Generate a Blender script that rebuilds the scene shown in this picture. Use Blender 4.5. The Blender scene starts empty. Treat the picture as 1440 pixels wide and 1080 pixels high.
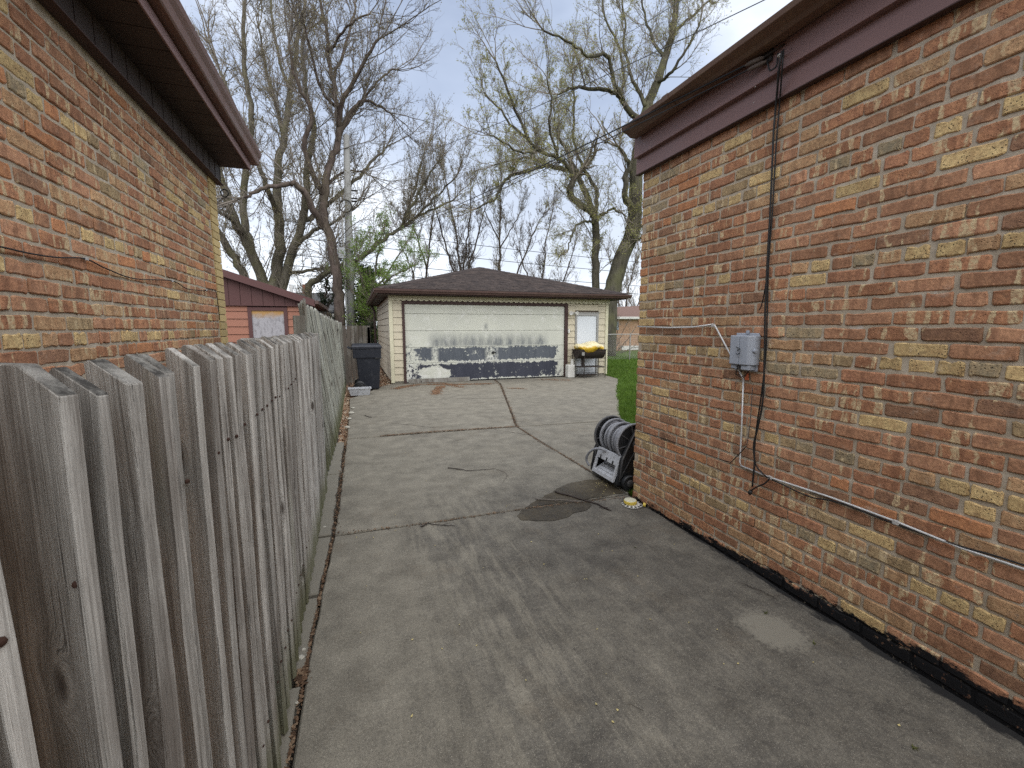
import bpy, math, random
import numpy as np
from mathutils import Vector, Matrix

random.seed(7)
rng = np.random.default_rng(11)
scene = bpy.context.scene
COL = scene.collection
rad = math.radians

# ------------------------------------------------------------------ camera
H = 1.55
F = 621.84                       # focal length in photo pixels (1440 wide)
YAW, PITCH, ROLL = 0.340126, 0.127456, -0.00184


def cam_axes():
    f = np.array([math.sin(YAW) * math.cos(PITCH), math.cos(YAW) * math.cos(PITCH), -math.sin(PITCH)])
    r = np.array([math.cos(YAW), -math.sin(YAW), 0.0])
    u = np.cross(r, f)
    return r * math.cos(ROLL) + u * math.sin(ROLL), -r * math.sin(ROLL) + u * math.cos(ROLL), f


CR, CU, CF = cam_axes()
EYE = np.array([0, 0, H])
cam_data = bpy.data.cameras.new('camera')
cam_data.sensor_width = 36
cam_data.lens = F / 1440 * 36
cam_data.clip_start = 0.02
cam_data.clip_end = 2000
cam = bpy.data.objects.new('camera', cam_data)
COL.objects.link(cam)
cam.matrix_world = Matrix(((CR[0], CU[0], -CF[0], 0), (CR[1], CU[1], -CF[1], 0), (CR[2], CU[2], -CF[2], H), (0, 0, 0, 1)))
scene.camera = cam


def ray(x, y):
    return (x - 720) / F * CR - (y - 540) / F * CU + CF


def onX(x, y, X):
    d = ray(x, y)
    return EYE + d * X / d[0]


def onY(x, y, Y):
    d = ray(x, y)
    return EYE + d * Y / d[1]


def onZ(x, y, Z=0.0):
    d = ray(x, y)
    return EYE + d * (Z - H) / d[2]


# ------------------------------------------------------------------ world, sun, exposure
SUN_EL, SUN_AZ = rad(58), rad(183)       # azimuth measured clockwise from +Y
world = bpy.data.worlds.new('World')
scene.world = world
world.use_nodes = True
wt = world.node_tree
wt.nodes.clear()


def wn(t, **k):
    n = wt.nodes.new(t)
    for a, b in k.items():
        setattr(n, a, b)
    return n


w_out = wn('ShaderNodeOutputWorld')
w_mix = wn('ShaderNodeMixShader')
w_mix.inputs[0].default_value = 0.93
w_sky = wn('ShaderNodeTexSky', sky_type='NISHITA', sun_disc=False, sun_elevation=SUN_EL, sun_rotation=SUN_AZ, air_density=1.3, dust_density=2.0)
w_b1 = wn('ShaderNodeBackground')
w_b1.inputs[1].default_value = 0.1
w_b2 = wn('ShaderNodeBackground')
w_b2.inputs[1].default_value = 0.52
w_tc = wn('ShaderNodeTexCoord')
w_map = wn('ShaderNodeMapping')
w_map.inputs['Scale'].default_value = (1.0, 1.0, 1.9)
w_map.inputs['Location'].default_value = (1.7, 0.65, 0.9)
w_n1 = wn('ShaderNodeTexNoise')
w_n1.inputs['Scale'].default_value = 1.35
w_n1.inputs['Detail'].default_value = 7
w_n1.inputs['Roughness'].default_value = 0.52
w_n1.inputs['Distortion'].default_value = 0.35
w_r = wn('ShaderNodeValToRGB')
w_r.color_ramp.elements[0].position = 0.36
w_r.color_ramp.elements[0].color = (0.31, 0.37, 0.50, 1)
w_r.color_ramp.elements[1].position = 0.66
w_r.color_ramp.elements[1].color = (0.92, 0.96, 1.03, 1)
e = w_r.color_ramp.elements.new(0.50)
e.color = (0.44, 0.51, 0.65, 1)
# clouds whiten towards the horizon, all round
w_sep = wn('ShaderNodeSeparateXYZ')
w_h = wn('ShaderNodeMapRange')
w_h.inputs['From Min'].default_value = 0.02
w_h.inputs['From Max'].default_value = 0.42
w_h.inputs['To Min'].default_value = 0.62
w_h.inputs['To Max'].default_value = 0.0
w_hm = wn('ShaderNodeMix', data_type='RGBA')
w_hm.inputs[7].default_value = (0.98, 1.02, 1.08, 1)
L = wt.links.new
L(w_tc.outputs['Generated'], w_map.inputs[0])
L(w_map.outputs[0], w_n1.inputs['Vector'])
L(w_n1.outputs['Fac'], w_r.inputs[0])
L(w_tc.outputs['Generated'], w_sep.inputs[0])
L(w_sep.outputs['Z'], w_h.inputs['Value'])
L(w_h.outputs[0], w_hm.inputs[0])
L(w_r.outputs[0], w_hm.inputs[6])
L(w_hm.outputs[2], w_b2.inputs[0])
L(w_sky.outputs[0], w_b1.inputs[0])
L(w_b1.outputs[0], w_mix.inputs[1])
L(w_b2.outputs[0], w_mix.inputs[2])
L(w_mix.outputs[0], w_out.inputs[0])

sd = bpy.data.lights.new('sun', 'SUN')
sd.energy = 1.5
sd.angle = rad(110)
sd.color = (1.0, 0.97, 0.92)
sun = bpy.data.objects.new('sun', sd)
COL.objects.link(sun)
sdir = Vector((math.sin(SUN_AZ) * math.cos(SUN_EL), math.cos(SUN_AZ) * math.cos(SUN_EL), math.sin(SUN_EL)))
sun.rotation_euler = sdir.to_track_quat('Z', 'Y').to_euler()
sun.location = (0, -5, 20)

scene.view_settings.view_transform = 'Standard'
scene.view_settings.look = 'None'
scene.view_settings.exposure = 1.4
scene.view_settings.gamma = 1
scene.view_settings.use_curve_mapping = False
scene.render.engine = 'CYCLES'
scene.cycles.use_denoising = False
scene.cycles.use_adaptive_sampling = False
scene.cycles.sample_clamp_indirect = 3.0
scene.cycles.max_bounces = 5
scene.cycles.diffuse_bounces = 3
scene.cycles.transparent_max_bounces = 8


# ------------------------------------------------------------------ node material helper
class NM:
    def __init__(s, name, rough=0.8, spec=0.3, metal=0.0):
        s.m = bpy.data.materials.new(name)
        s.m.use_nodes = True
        s.t = s.m.node_tree
        s.b = s.t.nodes['Principled BSDF']
        s.b.inputs['Roughness'].default_value = rough
        s.b.inputs['Specular IOR Level'].default_value = spec
        s.b.inputs['Metallic'].default_value = metal
        s._pos = None
        s._xyz = None
        s._rnd = None

    def n(s, t, **k):
        x = s.t.nodes.new(t)
        for a, b in k.items():
            setattr(x, a, b)
        return x

    def link(s, a, b):
        s.t.links.new(a, b)

    def put(s, sock, v):
        if v is None:
            return
        if hasattr(v, 'is_output'):
            s.link(v, sock)
        elif isinstance(v, (tuple, list)) and len(v) == 3 and sock.type == 'RGBA':
            sock.default_value = (*v, 1)
        else:
            sock.default_value = v

    def pos(s):
        if s._pos is None:
            s._pos = s.n('ShaderNodeNewGeometry').outputs['Position']
        return s._pos

    def obj(s):
        return s.n('ShaderNodeTexCoord').outputs['Object']

    def xyz(s):
        if s._xyz is None:
            q = s.n('ShaderNodeSeparateXYZ')
            s.link(s.pos(), q.inputs[0])
            s._xyz = q.outputs
        return s._xyz

    def rnd(s):
        if s._rnd is None:
            s._rnd = s.n('ShaderNodeObjectInfo').outputs['Random']
        return s._rnd

    def mapv(s, v, scale=(1, 1, 1), loc=None):
        q = s.n('ShaderNodeMapping')
        s.link(v, q.inputs[0])
        q.inputs['Scale'].default_value = scale
        if loc is not None:
            s.put(q.inputs['Location'], loc)
        return q.outputs[0]

    def noise(s, v, scale, detail=3, rough=0.55, dist=0.0, color=False):
        q = s.n('ShaderNodeTexNoise')
        s.link(v, q.inputs['Vector'])
        s.put(q.inputs['Scale'], scale)
        q.inputs['Detail'].default_value = detail
        q.inputs['Roughness'].default_value = rough
        q.inputs['Distortion'].default_value = dist
        return q.outputs['Color' if color else 'Fac']

    def voro(s, v, scale, feature='F1', out='Distance'):
        q = s.n('ShaderNodeTexVoronoi', feature=feature)
        s.link(v, q.inputs['Vector'])
        q.inputs['Scale'].default_value = scale
        return q.outputs[out]

    def math(s, op, a, b=None, c=None, clamp=False):
        q = s.n('ShaderNodeMath', operation=op, use_clamp=clamp)
        s.put(q.inputs[0], a)
        s.put(q.inputs[1], b)
        s.put(q.inputs[2], c)
        return q.outputs[0]

    def rng(s, v, a, b, c=0.0, d=1.0, smooth=False):
        q = s.n('ShaderNodeMapRange')
        if smooth:
            q.interpolation_type = 'SMOOTHSTEP'
        s.put(q.inputs['Value'], v)
        for i, x in zip(('From Min', 'From Max', 'To Min', 'To Max'), (a, b, c, d)):
            s.put(q.inputs[i], x)
        return q.outputs[0]

    def ramp(s, v, stops):
        q = s.n('ShaderNodeValToRGB')
        s.link(v, q.inputs[0])
        el = q.color_ramp.elements
        el[0].position, el[0].color = stops[0][0], (*stops[0][1], 1)
        el[1].position, el[1].color = stops[-1][0], (*stops[-1][1], 1)
        for p, c in stops[1:-1]:
            x = el.new(p)
            x.color = (*c, 1)
        return q.outputs[0]

    def mix(s, f, a, b, mode='MIX'):
        q = s.n('ShaderNodeMix', data_type='RGBA', blend_type=mode)
        s.put(q.inputs[0], f)
        s.put(q.inputs[6], a)
        s.put(q.inputs[7], b)
        return q.outputs[2]

    def mul(s, c, v):
        """multiply a colour by a scalar socket"""
        q = s.n('ShaderNodeVectorMath', operation='SCALE')
        s.put(q.inputs[0], c if hasattr(c, 'is_output') else tuple(c))
        s.put(q.inputs['Scale'], v)
        return q.outputs[0]

    def col(s, c):
        s.put(s.b.inputs['Base Color'], c)
        return s

    def rough(s, r):
        s.put(s.b.inputs['Roughness'], r)
        return s

    def bump(s, h, strength=0.4, dist=0.01):
        q = s.n('ShaderNodeBump')
        q.inputs['Strength'].default_value = strength
        q.inputs['Distance'].default_value = dist
        s.link(h, q.inputs['Height'])
        s.link(q.outputs[0], s.b.inputs['Normal'])
        return s


def worn(name, c, rough=0.6, spec=0.3, metal=0.0, amt=0.25, scale=6.0, bump=0.0, dirt=None):
    """plain paint, plastic or metal with uneven tone and a little dirt"""
    m = NM(name, rough, spec, metal)
    a = m.noise(m.pos(), scale, 4)
    b = m.noise(m.pos(), scale * 9, 3)
    v = m.math('MULTIPLY_ADD', a, amt, 1 - amt * 0.5)
    v = m.math('ADD', v, m.math('MULTIPLY_ADD', b, amt * 0.6, -amt * 0.3))
    cc = m.mul(c, v)
    if dirt:
        cc = m.mix(m.rng(m.noise(m.pos(), scale * 2.3, 5, 0.65), 0.52, 0.75), cc, dirt)
    m.col(cc)
    m.rough(m.rng(a, 0.3, 0.7, rough - 0.08, rough + 0.1))
    if bump:
        m.bump(b, bump, 0.004)
    return m.m


# ------------------------------------------------------------------ mesh builder
class MB:
    def __init__(s):
        s.v = []
        s.f = []

    def add(s, vs, fs):
        o = len(s.v)
        s.v += [tuple(map(float, p)) for p in vs]
        s.f += [tuple(i + o for i in q) for q in fs]
        return s

    def box(s, a, b, M=None):
        x0, y0, z0 = a
        x1, y1, z1 = b
        vs = [(x0, y0, z0), (x1, y0, z0), (x1, y1, z0), (x0, y1, z0), (x0, y0, z1), (x1, y0, z1), (x1, y1, z1), (x0, y1, z1)]
        if M is not None:
            vs = [tuple(M @ Vector(p)) for p in vs]
        return s.add(vs, [(0, 3, 2, 1), (4, 5, 6, 7), (0, 1, 5, 4), (1, 2, 6, 5), (2, 3, 7, 6), (3, 0, 4, 7)])

    def prism(s, poly, axis, a, b):
        """extrude a 2-D polygon along an axis: x -> (y,z), y -> (x,z), z -> (x,y)"""
        def P(u, v, w):
            return {'x': (w, u, v), 'y': (u, w, v), 'z': (u, v, w)}[axis]
        n = len(poly)
        vs = [P(u, v, a) for u, v in poly] + [P(u, v, b) for u, v in poly]
        fs = [tuple(range(n - 1, -1, -1)), tuple(range(n, 2 * n))]
        fs += [(i, (i + 1) % n, n + (i + 1) % n, n + i) for i in range(n)]
        return s.add(vs, fs)

    def tube(s, pts, r, k=8, cap=True):
        pts = [np.array(p, float) for p in pts]
        rs = r if hasattr(r, '__len__') else [r] * len(pts)
        vs = []
        prev = None
        for i, p in enumerate(pts):
            d = pts[min(i + 1, len(pts) - 1)] - pts[max(i - 1, 0)]
            d = d / (np.linalg.norm(d) + 1e-9)
            if prev is None:
                a = np.cross(d, (0, 0, 1)) if abs(d[2]) < 0.9 else np.cross(d, (1, 0, 0))
            else:
                a = prev - d * (prev @ d)
            a = a / (np.linalg.norm(a) + 1e-9)
            prev = a
            b = np.cross(d, a)
            for j in range(k):
                t = 2 * math.pi * j / k
                vs.append(p + rs[i] * (a * math.cos(t) + b * math.sin(t)))
        fs = []
        for i in range(len(pts) - 1):
            for j in range(k):
                fs.append((i * k + j, i * k + (j + 1) % k, (i + 1) * k + (j + 1) % k, (i + 1) * k + j))
        if cap:
            fs.append(tuple(range(k - 1, -1, -1)))
            fs.append(tuple((len(pts) - 1) * k + j for j in range(k)))
        return s.add(vs, fs)

    def ring(s, c, axis, R, r, k=36, q=8, arc=(0, 2 * math.pi)):
        c = np.array(c, float)
        ax = np.array(axis, float)
        ax /= np.linalg.norm(ax)
        a = np.cross(ax, (0, 0, 1)) if abs(ax[2]) < 0.9 else np.array((1.0, 0, 0))
        a /= np.linalg.norm(a)
        b = np.cross(ax, a)
        full = abs(arc[1] - arc[0] - 2 * math.pi) < 1e-6
        n = k if full else k + 1
        vs = []
        for i in range(n):
            t = arc[0] + (arc[1] - arc[0]) * i / k
            d = a * math.cos(t) + b * math.sin(t)
            for j in range(q):
                w = 2 * math.pi * j / q
                vs.append(c + d * (R + r * math.cos(w)) + ax * r * math.sin(w))
        fs = []
        for i in range(k):
            i2 = (i + 1) % n
            for j in range(q):
                fs.append((i * q + j, i2 * q + j, i2 * q + (j + 1) % q, i * q + (j + 1) % q))
        return s.add(vs, fs)

    def lathe(s, prof, c, axis=(0, 0, 1), k=28):
        """profile of (radius, height) pairs turned about an axis through c"""
        c = np.array(c, float)
        ax = np.array(axis, float)
        ax /= np.linalg.norm(ax)
        a = np.cross(ax, (0, 0, 1)) if abs(ax[2]) < 0.9 else np.array((1.0, 0, 0))
        a /= np.linalg.norm(a)
        b = np.cross(ax, a)
        vs = []
        for R, h in prof:
            for j in range(k):
                t = 2 * math.pi * j / k
                vs.append(c + ax * h + R * (a * math.cos(t) + b * math.sin(t)))
        fs = []
        for i in range(len(prof) - 1):
            for j in range(k):
                fs.append((i * k + j, i * k + (j + 1) % k, (i + 1) * k + (j + 1) % k, (i + 1) * k + j))
        fs.append(tuple(range(k - 1, -1, -1)))
        fs.append(tuple((len(prof) - 1) * k + j for j in range(k)))
        return s.add(vs, fs)

    def xf(s, M):
        s.v = [tuple(M @ Vector(p)) for p in s.v]
        return s

    def mesh(s, name, mat, off=(0, 0, 0), smooth=False, bevel=0.0):
        me = bpy.data.meshes.new(name)
        o = off
        me.from_pydata([(p[0] - o[0], p[1] - o[1], p[2] - o[2]) for p in s.v], [], s.f)
        if mat is not None:
            me.materials.append(mat)
        if smooth:
            me.shade_smooth()
        me.update()
        return me


def tag(o, label=None, cat=None, group=None, kind=None):
    if label:
        o['label'] = label
    if cat:
        o['category'] = cat
    if group:
        o['group'] = group
    if kind:
        o['kind'] = kind
    return o


def thing(name, loc, label, cat, group=None):
    o = bpy.data.objects.new(name, None)
    o.empty_display_size = 0.2
    o.location = loc
    COL.objects.link(o)
    return tag(o, label, cat, group)


def gloc(parent):
    p = np.zeros(3)
    while parent is not None:
        p += np.array(parent.location)
        parent = parent.parent
    return p


def part(name, mb, mat, parent=None, smooth=False, bevel=0.0, label=None, kind=None):
    """mesh given in world coordinates, hung under its parent (parents only ever move, never turn)"""
    off = gloc(parent)
    me = mb.mesh(name, mat, off, smooth)
    o = bpy.data.objects.new(name, me)
    COL.objects.link(o)
    if parent is not None:
        o.parent = parent
    if bevel:
        b = o.modifiers.new('edge', 'BEVEL')
        b.width = bevel
        b.segments = 2
        b.limit_method = 'ANGLE'
        b.angle_limit = rad(35)
    if label:
        o['label'] = label
    if kind:
        o['kind'] = kind
    return o


def solo(name, mb, mat, label, cat, group=None, smooth=False, bevel=0.0, base=None):
    """a thing that is one mesh, with its origin at its base"""
    v = np.array(mb.v)
    if base is None:
        base = ((v[:, 0].min() + v[:, 0].max()) / 2, (v[:, 1].min() + v[:, 1].max()) / 2, v[:, 2].min())
    me = mb.mesh(name, mat, base, smooth)
    o = bpy.data.objects.new(name, me)
    o.location = base
    COL.objects.link(o)
    if bevel:
        b = o.modifiers.new('edge', 'BEVEL')
        b.width = bevel
        b.segments = 2
        b.limit_method = 'ANGLE'
        b.angle_limit = rad(35)
    return tag(o, label, cat, group)


def np_mesh(name, V, Fc, mats, mi=None, smooth=False):
    """fast mesh from arrays; Fc is (n,3) or (n,4)"""
    me = bpy.data.meshes.new(name)
    n, k = Fc.shape
    me.vertices.add(len(V))
    me.vertices.foreach_set('co', np.ascontiguousarray(V, dtype=np.float32).ravel())
    me.loops.add(n * k)
    me.loops.foreach_set('vertex_index', np.ascontiguousarray(Fc, dtype=np.int32).ravel())
    me.polygons.add(n)
    me.polygons.foreach_set('loop_start', np.arange(0, n * k, k, dtype=np.int32))
    for m in (mats if isinstance(mats, (list, tuple)) else [mats]):
        me.materials.append(m)
    if mi is not None:
        me.polygons.foreach_set('material_index', np.ascontiguousarray(mi, dtype=np.int32))
    me.update(calc_edges=True)
    if smooth:
        me.shade_smooth()
    return me


# ------------------------------------------------------------------ materials
def mat_brick(name, c1, c2, streak=0.0, cream=(0.60, 0.47, 0.28), pits=0.0, soot=0.12, tar=False):
    m = NM(name, 0.9, 0.15)
    p = m.pos()
    rnd = m.rnd()
    a = m.noise(p, 26, 4, 0.6)
    cc = m.mix(m.rng(a, 0.35, 0.65), c1, c2)
    # a tone of its own for every brick, and slow drift over the wall
    cc = m.mul(cc, m.rng(rnd, 0, 1, 0.84, 1.14))
    cc = m.mul(cc, m.rng(m.noise(p, 1.1, 2), 0.3, 0.7, 0.86, 1.12))
    cc = m.mul(cc, m.rng(m.noise(m.mapv(p, (1, 1, 1), (1.3, 4.4, 8.1)), 75, 4, 0.75), 0.3, 0.7, 0.70, 1.30))
    cc = m.mix(m.rng(m.noise(m.mapv(p, (1, 1, 1.6), (9.3, 2.4, 5.1)), 17, 4, 0.65), 0.58, 0.72, 0, 0.45), cc, (0.17, 0.11, 0.078))
    if streak > 0:
        wv = m.n('ShaderNodeVectorMath', operation='ADD')
        m.link(p, wv.inputs[0])
        m.link(m.mul(m.noise(p, 18, 3, color=True), 0.03), wv.inputs[1])
        st = m.noise(m.mapv(wv.outputs[0], (24, 24, 5)), 1.0, 2.5, 0.5)
        f = m.rng(st, 0.655 - streak * 0.125, 0.70 - streak * 0.115)
        dk = m.rng(m.noise(m.mapv(wv.outputs[0], (22, 22, 4), (7, 3, 1)), 1.0, 1, 0.5), 0.56, 0.64, 0, 0.5)
        cc = m.mix(dk, cc, tuple(0.62 * a for a in c2))
        f = m.math('MULTIPLY', f, m.rng(m.noise(p, 70, 3), 0.35, 0.6, 0.25, 1.0))
        cc = m.mix(f, cc, cream)
    d = m.rng(m.noise(p, 60, 5, 0.7), 0.60, 0.74)
    cc = m.mix(m.math('MULTIPLY', d, soot * 3), cc, (0.07, 0.055, 0.045))
    sal = m.rng(m.noise(m.mapv(p, (1, 1, 1), (3.1, 7.7, 1.3)), 11, 5, 0.7), 0.60, 0.78)
    cc = m.mix(m.math('MULTIPLY', sal, 0.5), cc, (0.58, 0.50, 0.40))
    hgt = m.noise(p, 90, 5, 0.65)
    if pits > 0:
        v = m.voro(p, 95)
        pm = m.math('MULTIPLY', m.rng(v, 0.16, 0.32, 1.0, 0.0), m.rng(m.noise(p, 14, 2), 0.40, 0.58))
        cc = m.mix(m.math('MULTIPLY', pm, pits), cc, (0.045, 0.04, 0.035))
        hgt = m.math('SUBTRACT', hgt, m.math('MULTIPLY', pm, 1.2))
    if tar:
        cc = tar_base(m, cc)
    m.col(cc)
    m.bump(hgt, 0.55, 0.006)
    return m.m


def tar_base(m, cc):
    """black waterproofing brushed on the foot of the wall, wider towards the street"""
    x = m.xyz()
    top = m.rng(x[1], 0.6, 3.25, 0.115, 0.012)
    n = m.noise(m.mapv(m.pos(), (1, 5, 12)), 1.6, 6, 0.75)
    e = m.math('ADD', x[2], m.math('MULTIPLY_ADD', n, 0.26, -0.13))
    f = m.rng(m.math('SUBTRACT', e, top), -0.008, 0.012, 1, 0)
    f = m.math('MULTIPLY', f, m.rng(m.noise(m.pos(), 38, 4, 0.7), 0.60, 0.70, 1.0, 0.45))
    return m.mix(f, cc, (0.012, 0.012, 0.013))


BRK = []
spec = [
    ('brick_red', (0.285, 0.142, 0.092), (0.225, 0.110, 0.074), 0.12, 0.0),
    ('brick_red_brown', (0.275, 0.145, 0.095), (0.215, 0.112, 0.075), 0.2, 0.0),
    ('brick_orange', (0.35, 0.165, 0.092), (0.285, 0.130, 0.075), 0.0, 0.0),
    ('brick_rose', (0.335, 0.180, 0.118), (0.27, 0.140, 0.095), 0.35, 0.0),
    ('brick_streaked', (0.310, 0.155, 0.095), (0.24, 0.115, 0.075), 1.0, 0.1),
    ('brick_tan', (0.34, 0.215, 0.135), (0.29, 0.170, 0.105), 0.5, 0.2),
    ('brick_brown', (0.225, 0.125, 0.085), (0.18, 0.10, 0.072), 0.2, 0.1),
    ('brick_buff', (0.43, 0.315, 0.175), (0.33, 0.225, 0.125), 0.0, 0.85),
    ('brick_olive', (0.285, 0.205, 0.130), (0.235, 0.165, 0.105), 0.5, 0.6),
    ('brick_grey', (0.200, 0.165, 0.125), (0.30, 0.225, 0.15), 0.3, 0.8),
]
for nm, c1, c2, st, pt in spec:
    c1, c2 = (1.58 * c1[0], 1.60 * c1[1], 1.40 * c1[2]), (1.48 * c2[0], 1.48 * c2[1], 1.30 * c2[2])
    BRK.append(mat_brick(nm, c1, c2, st, pits=pt, tar=True))
W_STR = [16, 21, 4, 18, 23, 13, 6, 2.2, 3, 1.5]      # stretcher mix
W_HDR = [5, 7, 2, 6, 7, 14, 2, 30, 14, 8]      # header mix

m = NM('mortar', 0.95, 0.1)
p = m.pos()
cc = m.ramp(m.noise(p, 9, 5, 0.65), [(0.3, (0.34, 0.285, 0.215)), (0.55, (0.45, 0.385, 0.295)), (0.75, (0.58, 0.515, 0.42))])
cc = m.mix(m.rng(m.noise(p, 3.2, 4, 0.7), 0.58, 0.72), cc, (0.26, 0.23, 0.19))
cc = m.mix(m.rng(m.noise(p, 7.5, 5, 0.75), 0.66, 0.72, 0, 0.8), cc, (0.55, 0.52, 0.47))
m.col(tar_base(m, cc))
m.bump(m.noise(p, 160, 4, 0.6), 0.5, 0.004)
MORTAR = m.m


def concrete(name, wet=False, pale=0.0):
    m = NM(name, 0.88, 0.25)
    p = m.pos()
    x = m.xyz()
    big = m.noise(p, 0.9, 5, 0.6, 0.4)
    med = m.noise(p, 4.5, 6, 0.65)
    fine = m.noise(p, 42, 4, 0.7)
    light = m.mix(m.rng(med, 0.35, 0.68), (0.148, 0.134, 0.107), (0.236, 0.215, 0.172))
    dark = m.mix(m.rng(med, 0.35, 0.65), (0.070, 0.064, 0.055), (0.126, 0.116, 0.098))
    # oily grey wear down the middle of the drive, clean strip along the fence
    ramp = m.math('MULTIPLY', m.rng(x[0], -0.12, 0.85, 0, 1, True), m.rng(x[1], 2.7, 4.6, 1, 0.30, True))
    ramp = m.math('MULTIPLY', ramp, m.rng(x[1], 6.0, 8.2, 1, 0.55, True))
    f = m.math('ADD', ramp, m.math('MULTIPLY_ADD', big, 1.7, -0.88))
    # scuffed pale streaks running along the drive
    st = m.noise(m.mapv(p, (11, 1.5, 1)), 1.3, 8, 0.78, 0.15)
    zone = m.math('MULTIPLY', m.rng(x[0], 0.0, 0.35, 0, 1, True), m.rng(x[0], 0.75, 1.25, 1, 0.30, True))
    s1 = m.math('MULTIPLY', m.rng(st, 0.47, 0.62), zone)
    f = m.math('SUBTRACT', f, m.math('MULTIPLY', s1, m.rng(x[1], 3.4, 4.6, 1.0, 0.3)))
    f = m.math('ADD', f, m.math('MULTIPLY_ADD', fine, 1.3, -0.65))
    f = m.math('ADD', f, m.math('MULTIPLY_ADD', m.noise(p, 13, 5, 0.7), 1.0, -0.5))
    f = m.rng(f, 0.10, 1.10, 0.0, 1.0)
    cc = m.mix(f, light, dark)
    # rusty brown film
    cc = m.mix(m.rng(m.noise(p, 2.1, 5, 0.7), 0.56, 0.74, 0, 0.35), cc, (0.13, 0.10, 0.066))
    # aggregate
    v = m.voro(p, 230, 'F1', 'Color')
    g = m.n('ShaderNodeSeparateColor')
    m.link(v, g.inputs[0])
    d = m.voro(p, 230)
    sp = m.math('MULTIPLY', m.rng(g.outputs[0], 0.70, 0.80), m.rng(d, 0.25, 0.45, 1, 0))
    cc = m.mix(m.math('MULTIPLY', sp, 0.75), cc, (0.33, 0.305, 0.25))
    sp2 = m.math('MULTIPLY', m.rng(g.outputs[1], 0.80, 0.86), m.rng(d, 0.25, 0.45, 1, 0))
    cc = m.mix(m.math('MULTIPLY', sp2, 0.6), cc, (0.05, 0.048, 0.044))
    cc = m.mul(cc, m.rng(m.noise(p, 210, 4, 0.8), 0.3, 0.7, 0.55, 1.45))
    cc = m.mul(cc, m.rng(m.noise(p, 70, 5, 0.8), 0.3, 0.7, 0.72, 1.28))
    # round worn spot of clean concrete near the house
    q = m.math('ADD', m.math('POWER', m.math('DIVIDE', m.math('SUBTRACT', x[0], 1.98), 0.13), 2.0), m.math('POWER', m.math('DIVIDE', m.math('SUBTRACT', x[1], 1.55), 0.16), 2.0))
    cc = m.mix(m.math('MULTIPLY', m.rng(m.math('ADD', q, m.math('ADD', m.math('MULTIPLY_ADD', med, 4.0, -2.0), m.math('MULTIPLY_ADD', fine, 3.0, -1.5))), 0.5, 1.5, 1, 0), 0.9), cc, (0.235, 0.218, 0.178))
    # tar spilled on the slab along the foot of the wall
    n = m.noise(m.mapv(p, (14, 5, 1)), 1.5, 5, 0.7)
    edge = m.rng(x[1], 0.4, 3.2, 2.265, 2.325)
    f = m.rng(m.math('SUBTRACT', m.math('ADD', x[0], m.math('MULTIPLY_ADD', n, 0.16, -0.08)), edge), -0.012, 0.012)
    f = m.math('MULTIPLY', f, m.rng(x[1], 3.25, 3.35, 1, 0))
    cc = m.mix(m.math('MULTIPLY', f, 0.93), cc, (0.014, 0.014, 0.015))
    if wet:
        cc = m.mix(1.0, cc, m.mix(m.rng(m.noise(p, 3.3, 5, 0.7), 0.35, 0.65), (0.34, 0.29, 0.22), (0.52, 0.47, 0.38)), 'MULTIPLY')
        m.rough(m.rng(med, 0.3, 0.7, 0.42, 0.7))
    if pale:
        cc = m.mix(pale, cc, (0.20, 0.185, 0.15))
    m.col(cc)
    m.bump(m.math('ADD', fine, m.math('MULTIPLY', sp, 0.3)), 0.35, 0.005)
    return m.m


CONC = concrete('driveway_concrete')
CONC_WET = concrete('wet_concrete', wet=True)
CONC_PALE = concrete('pale_concrete', pale=0.75)


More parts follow.
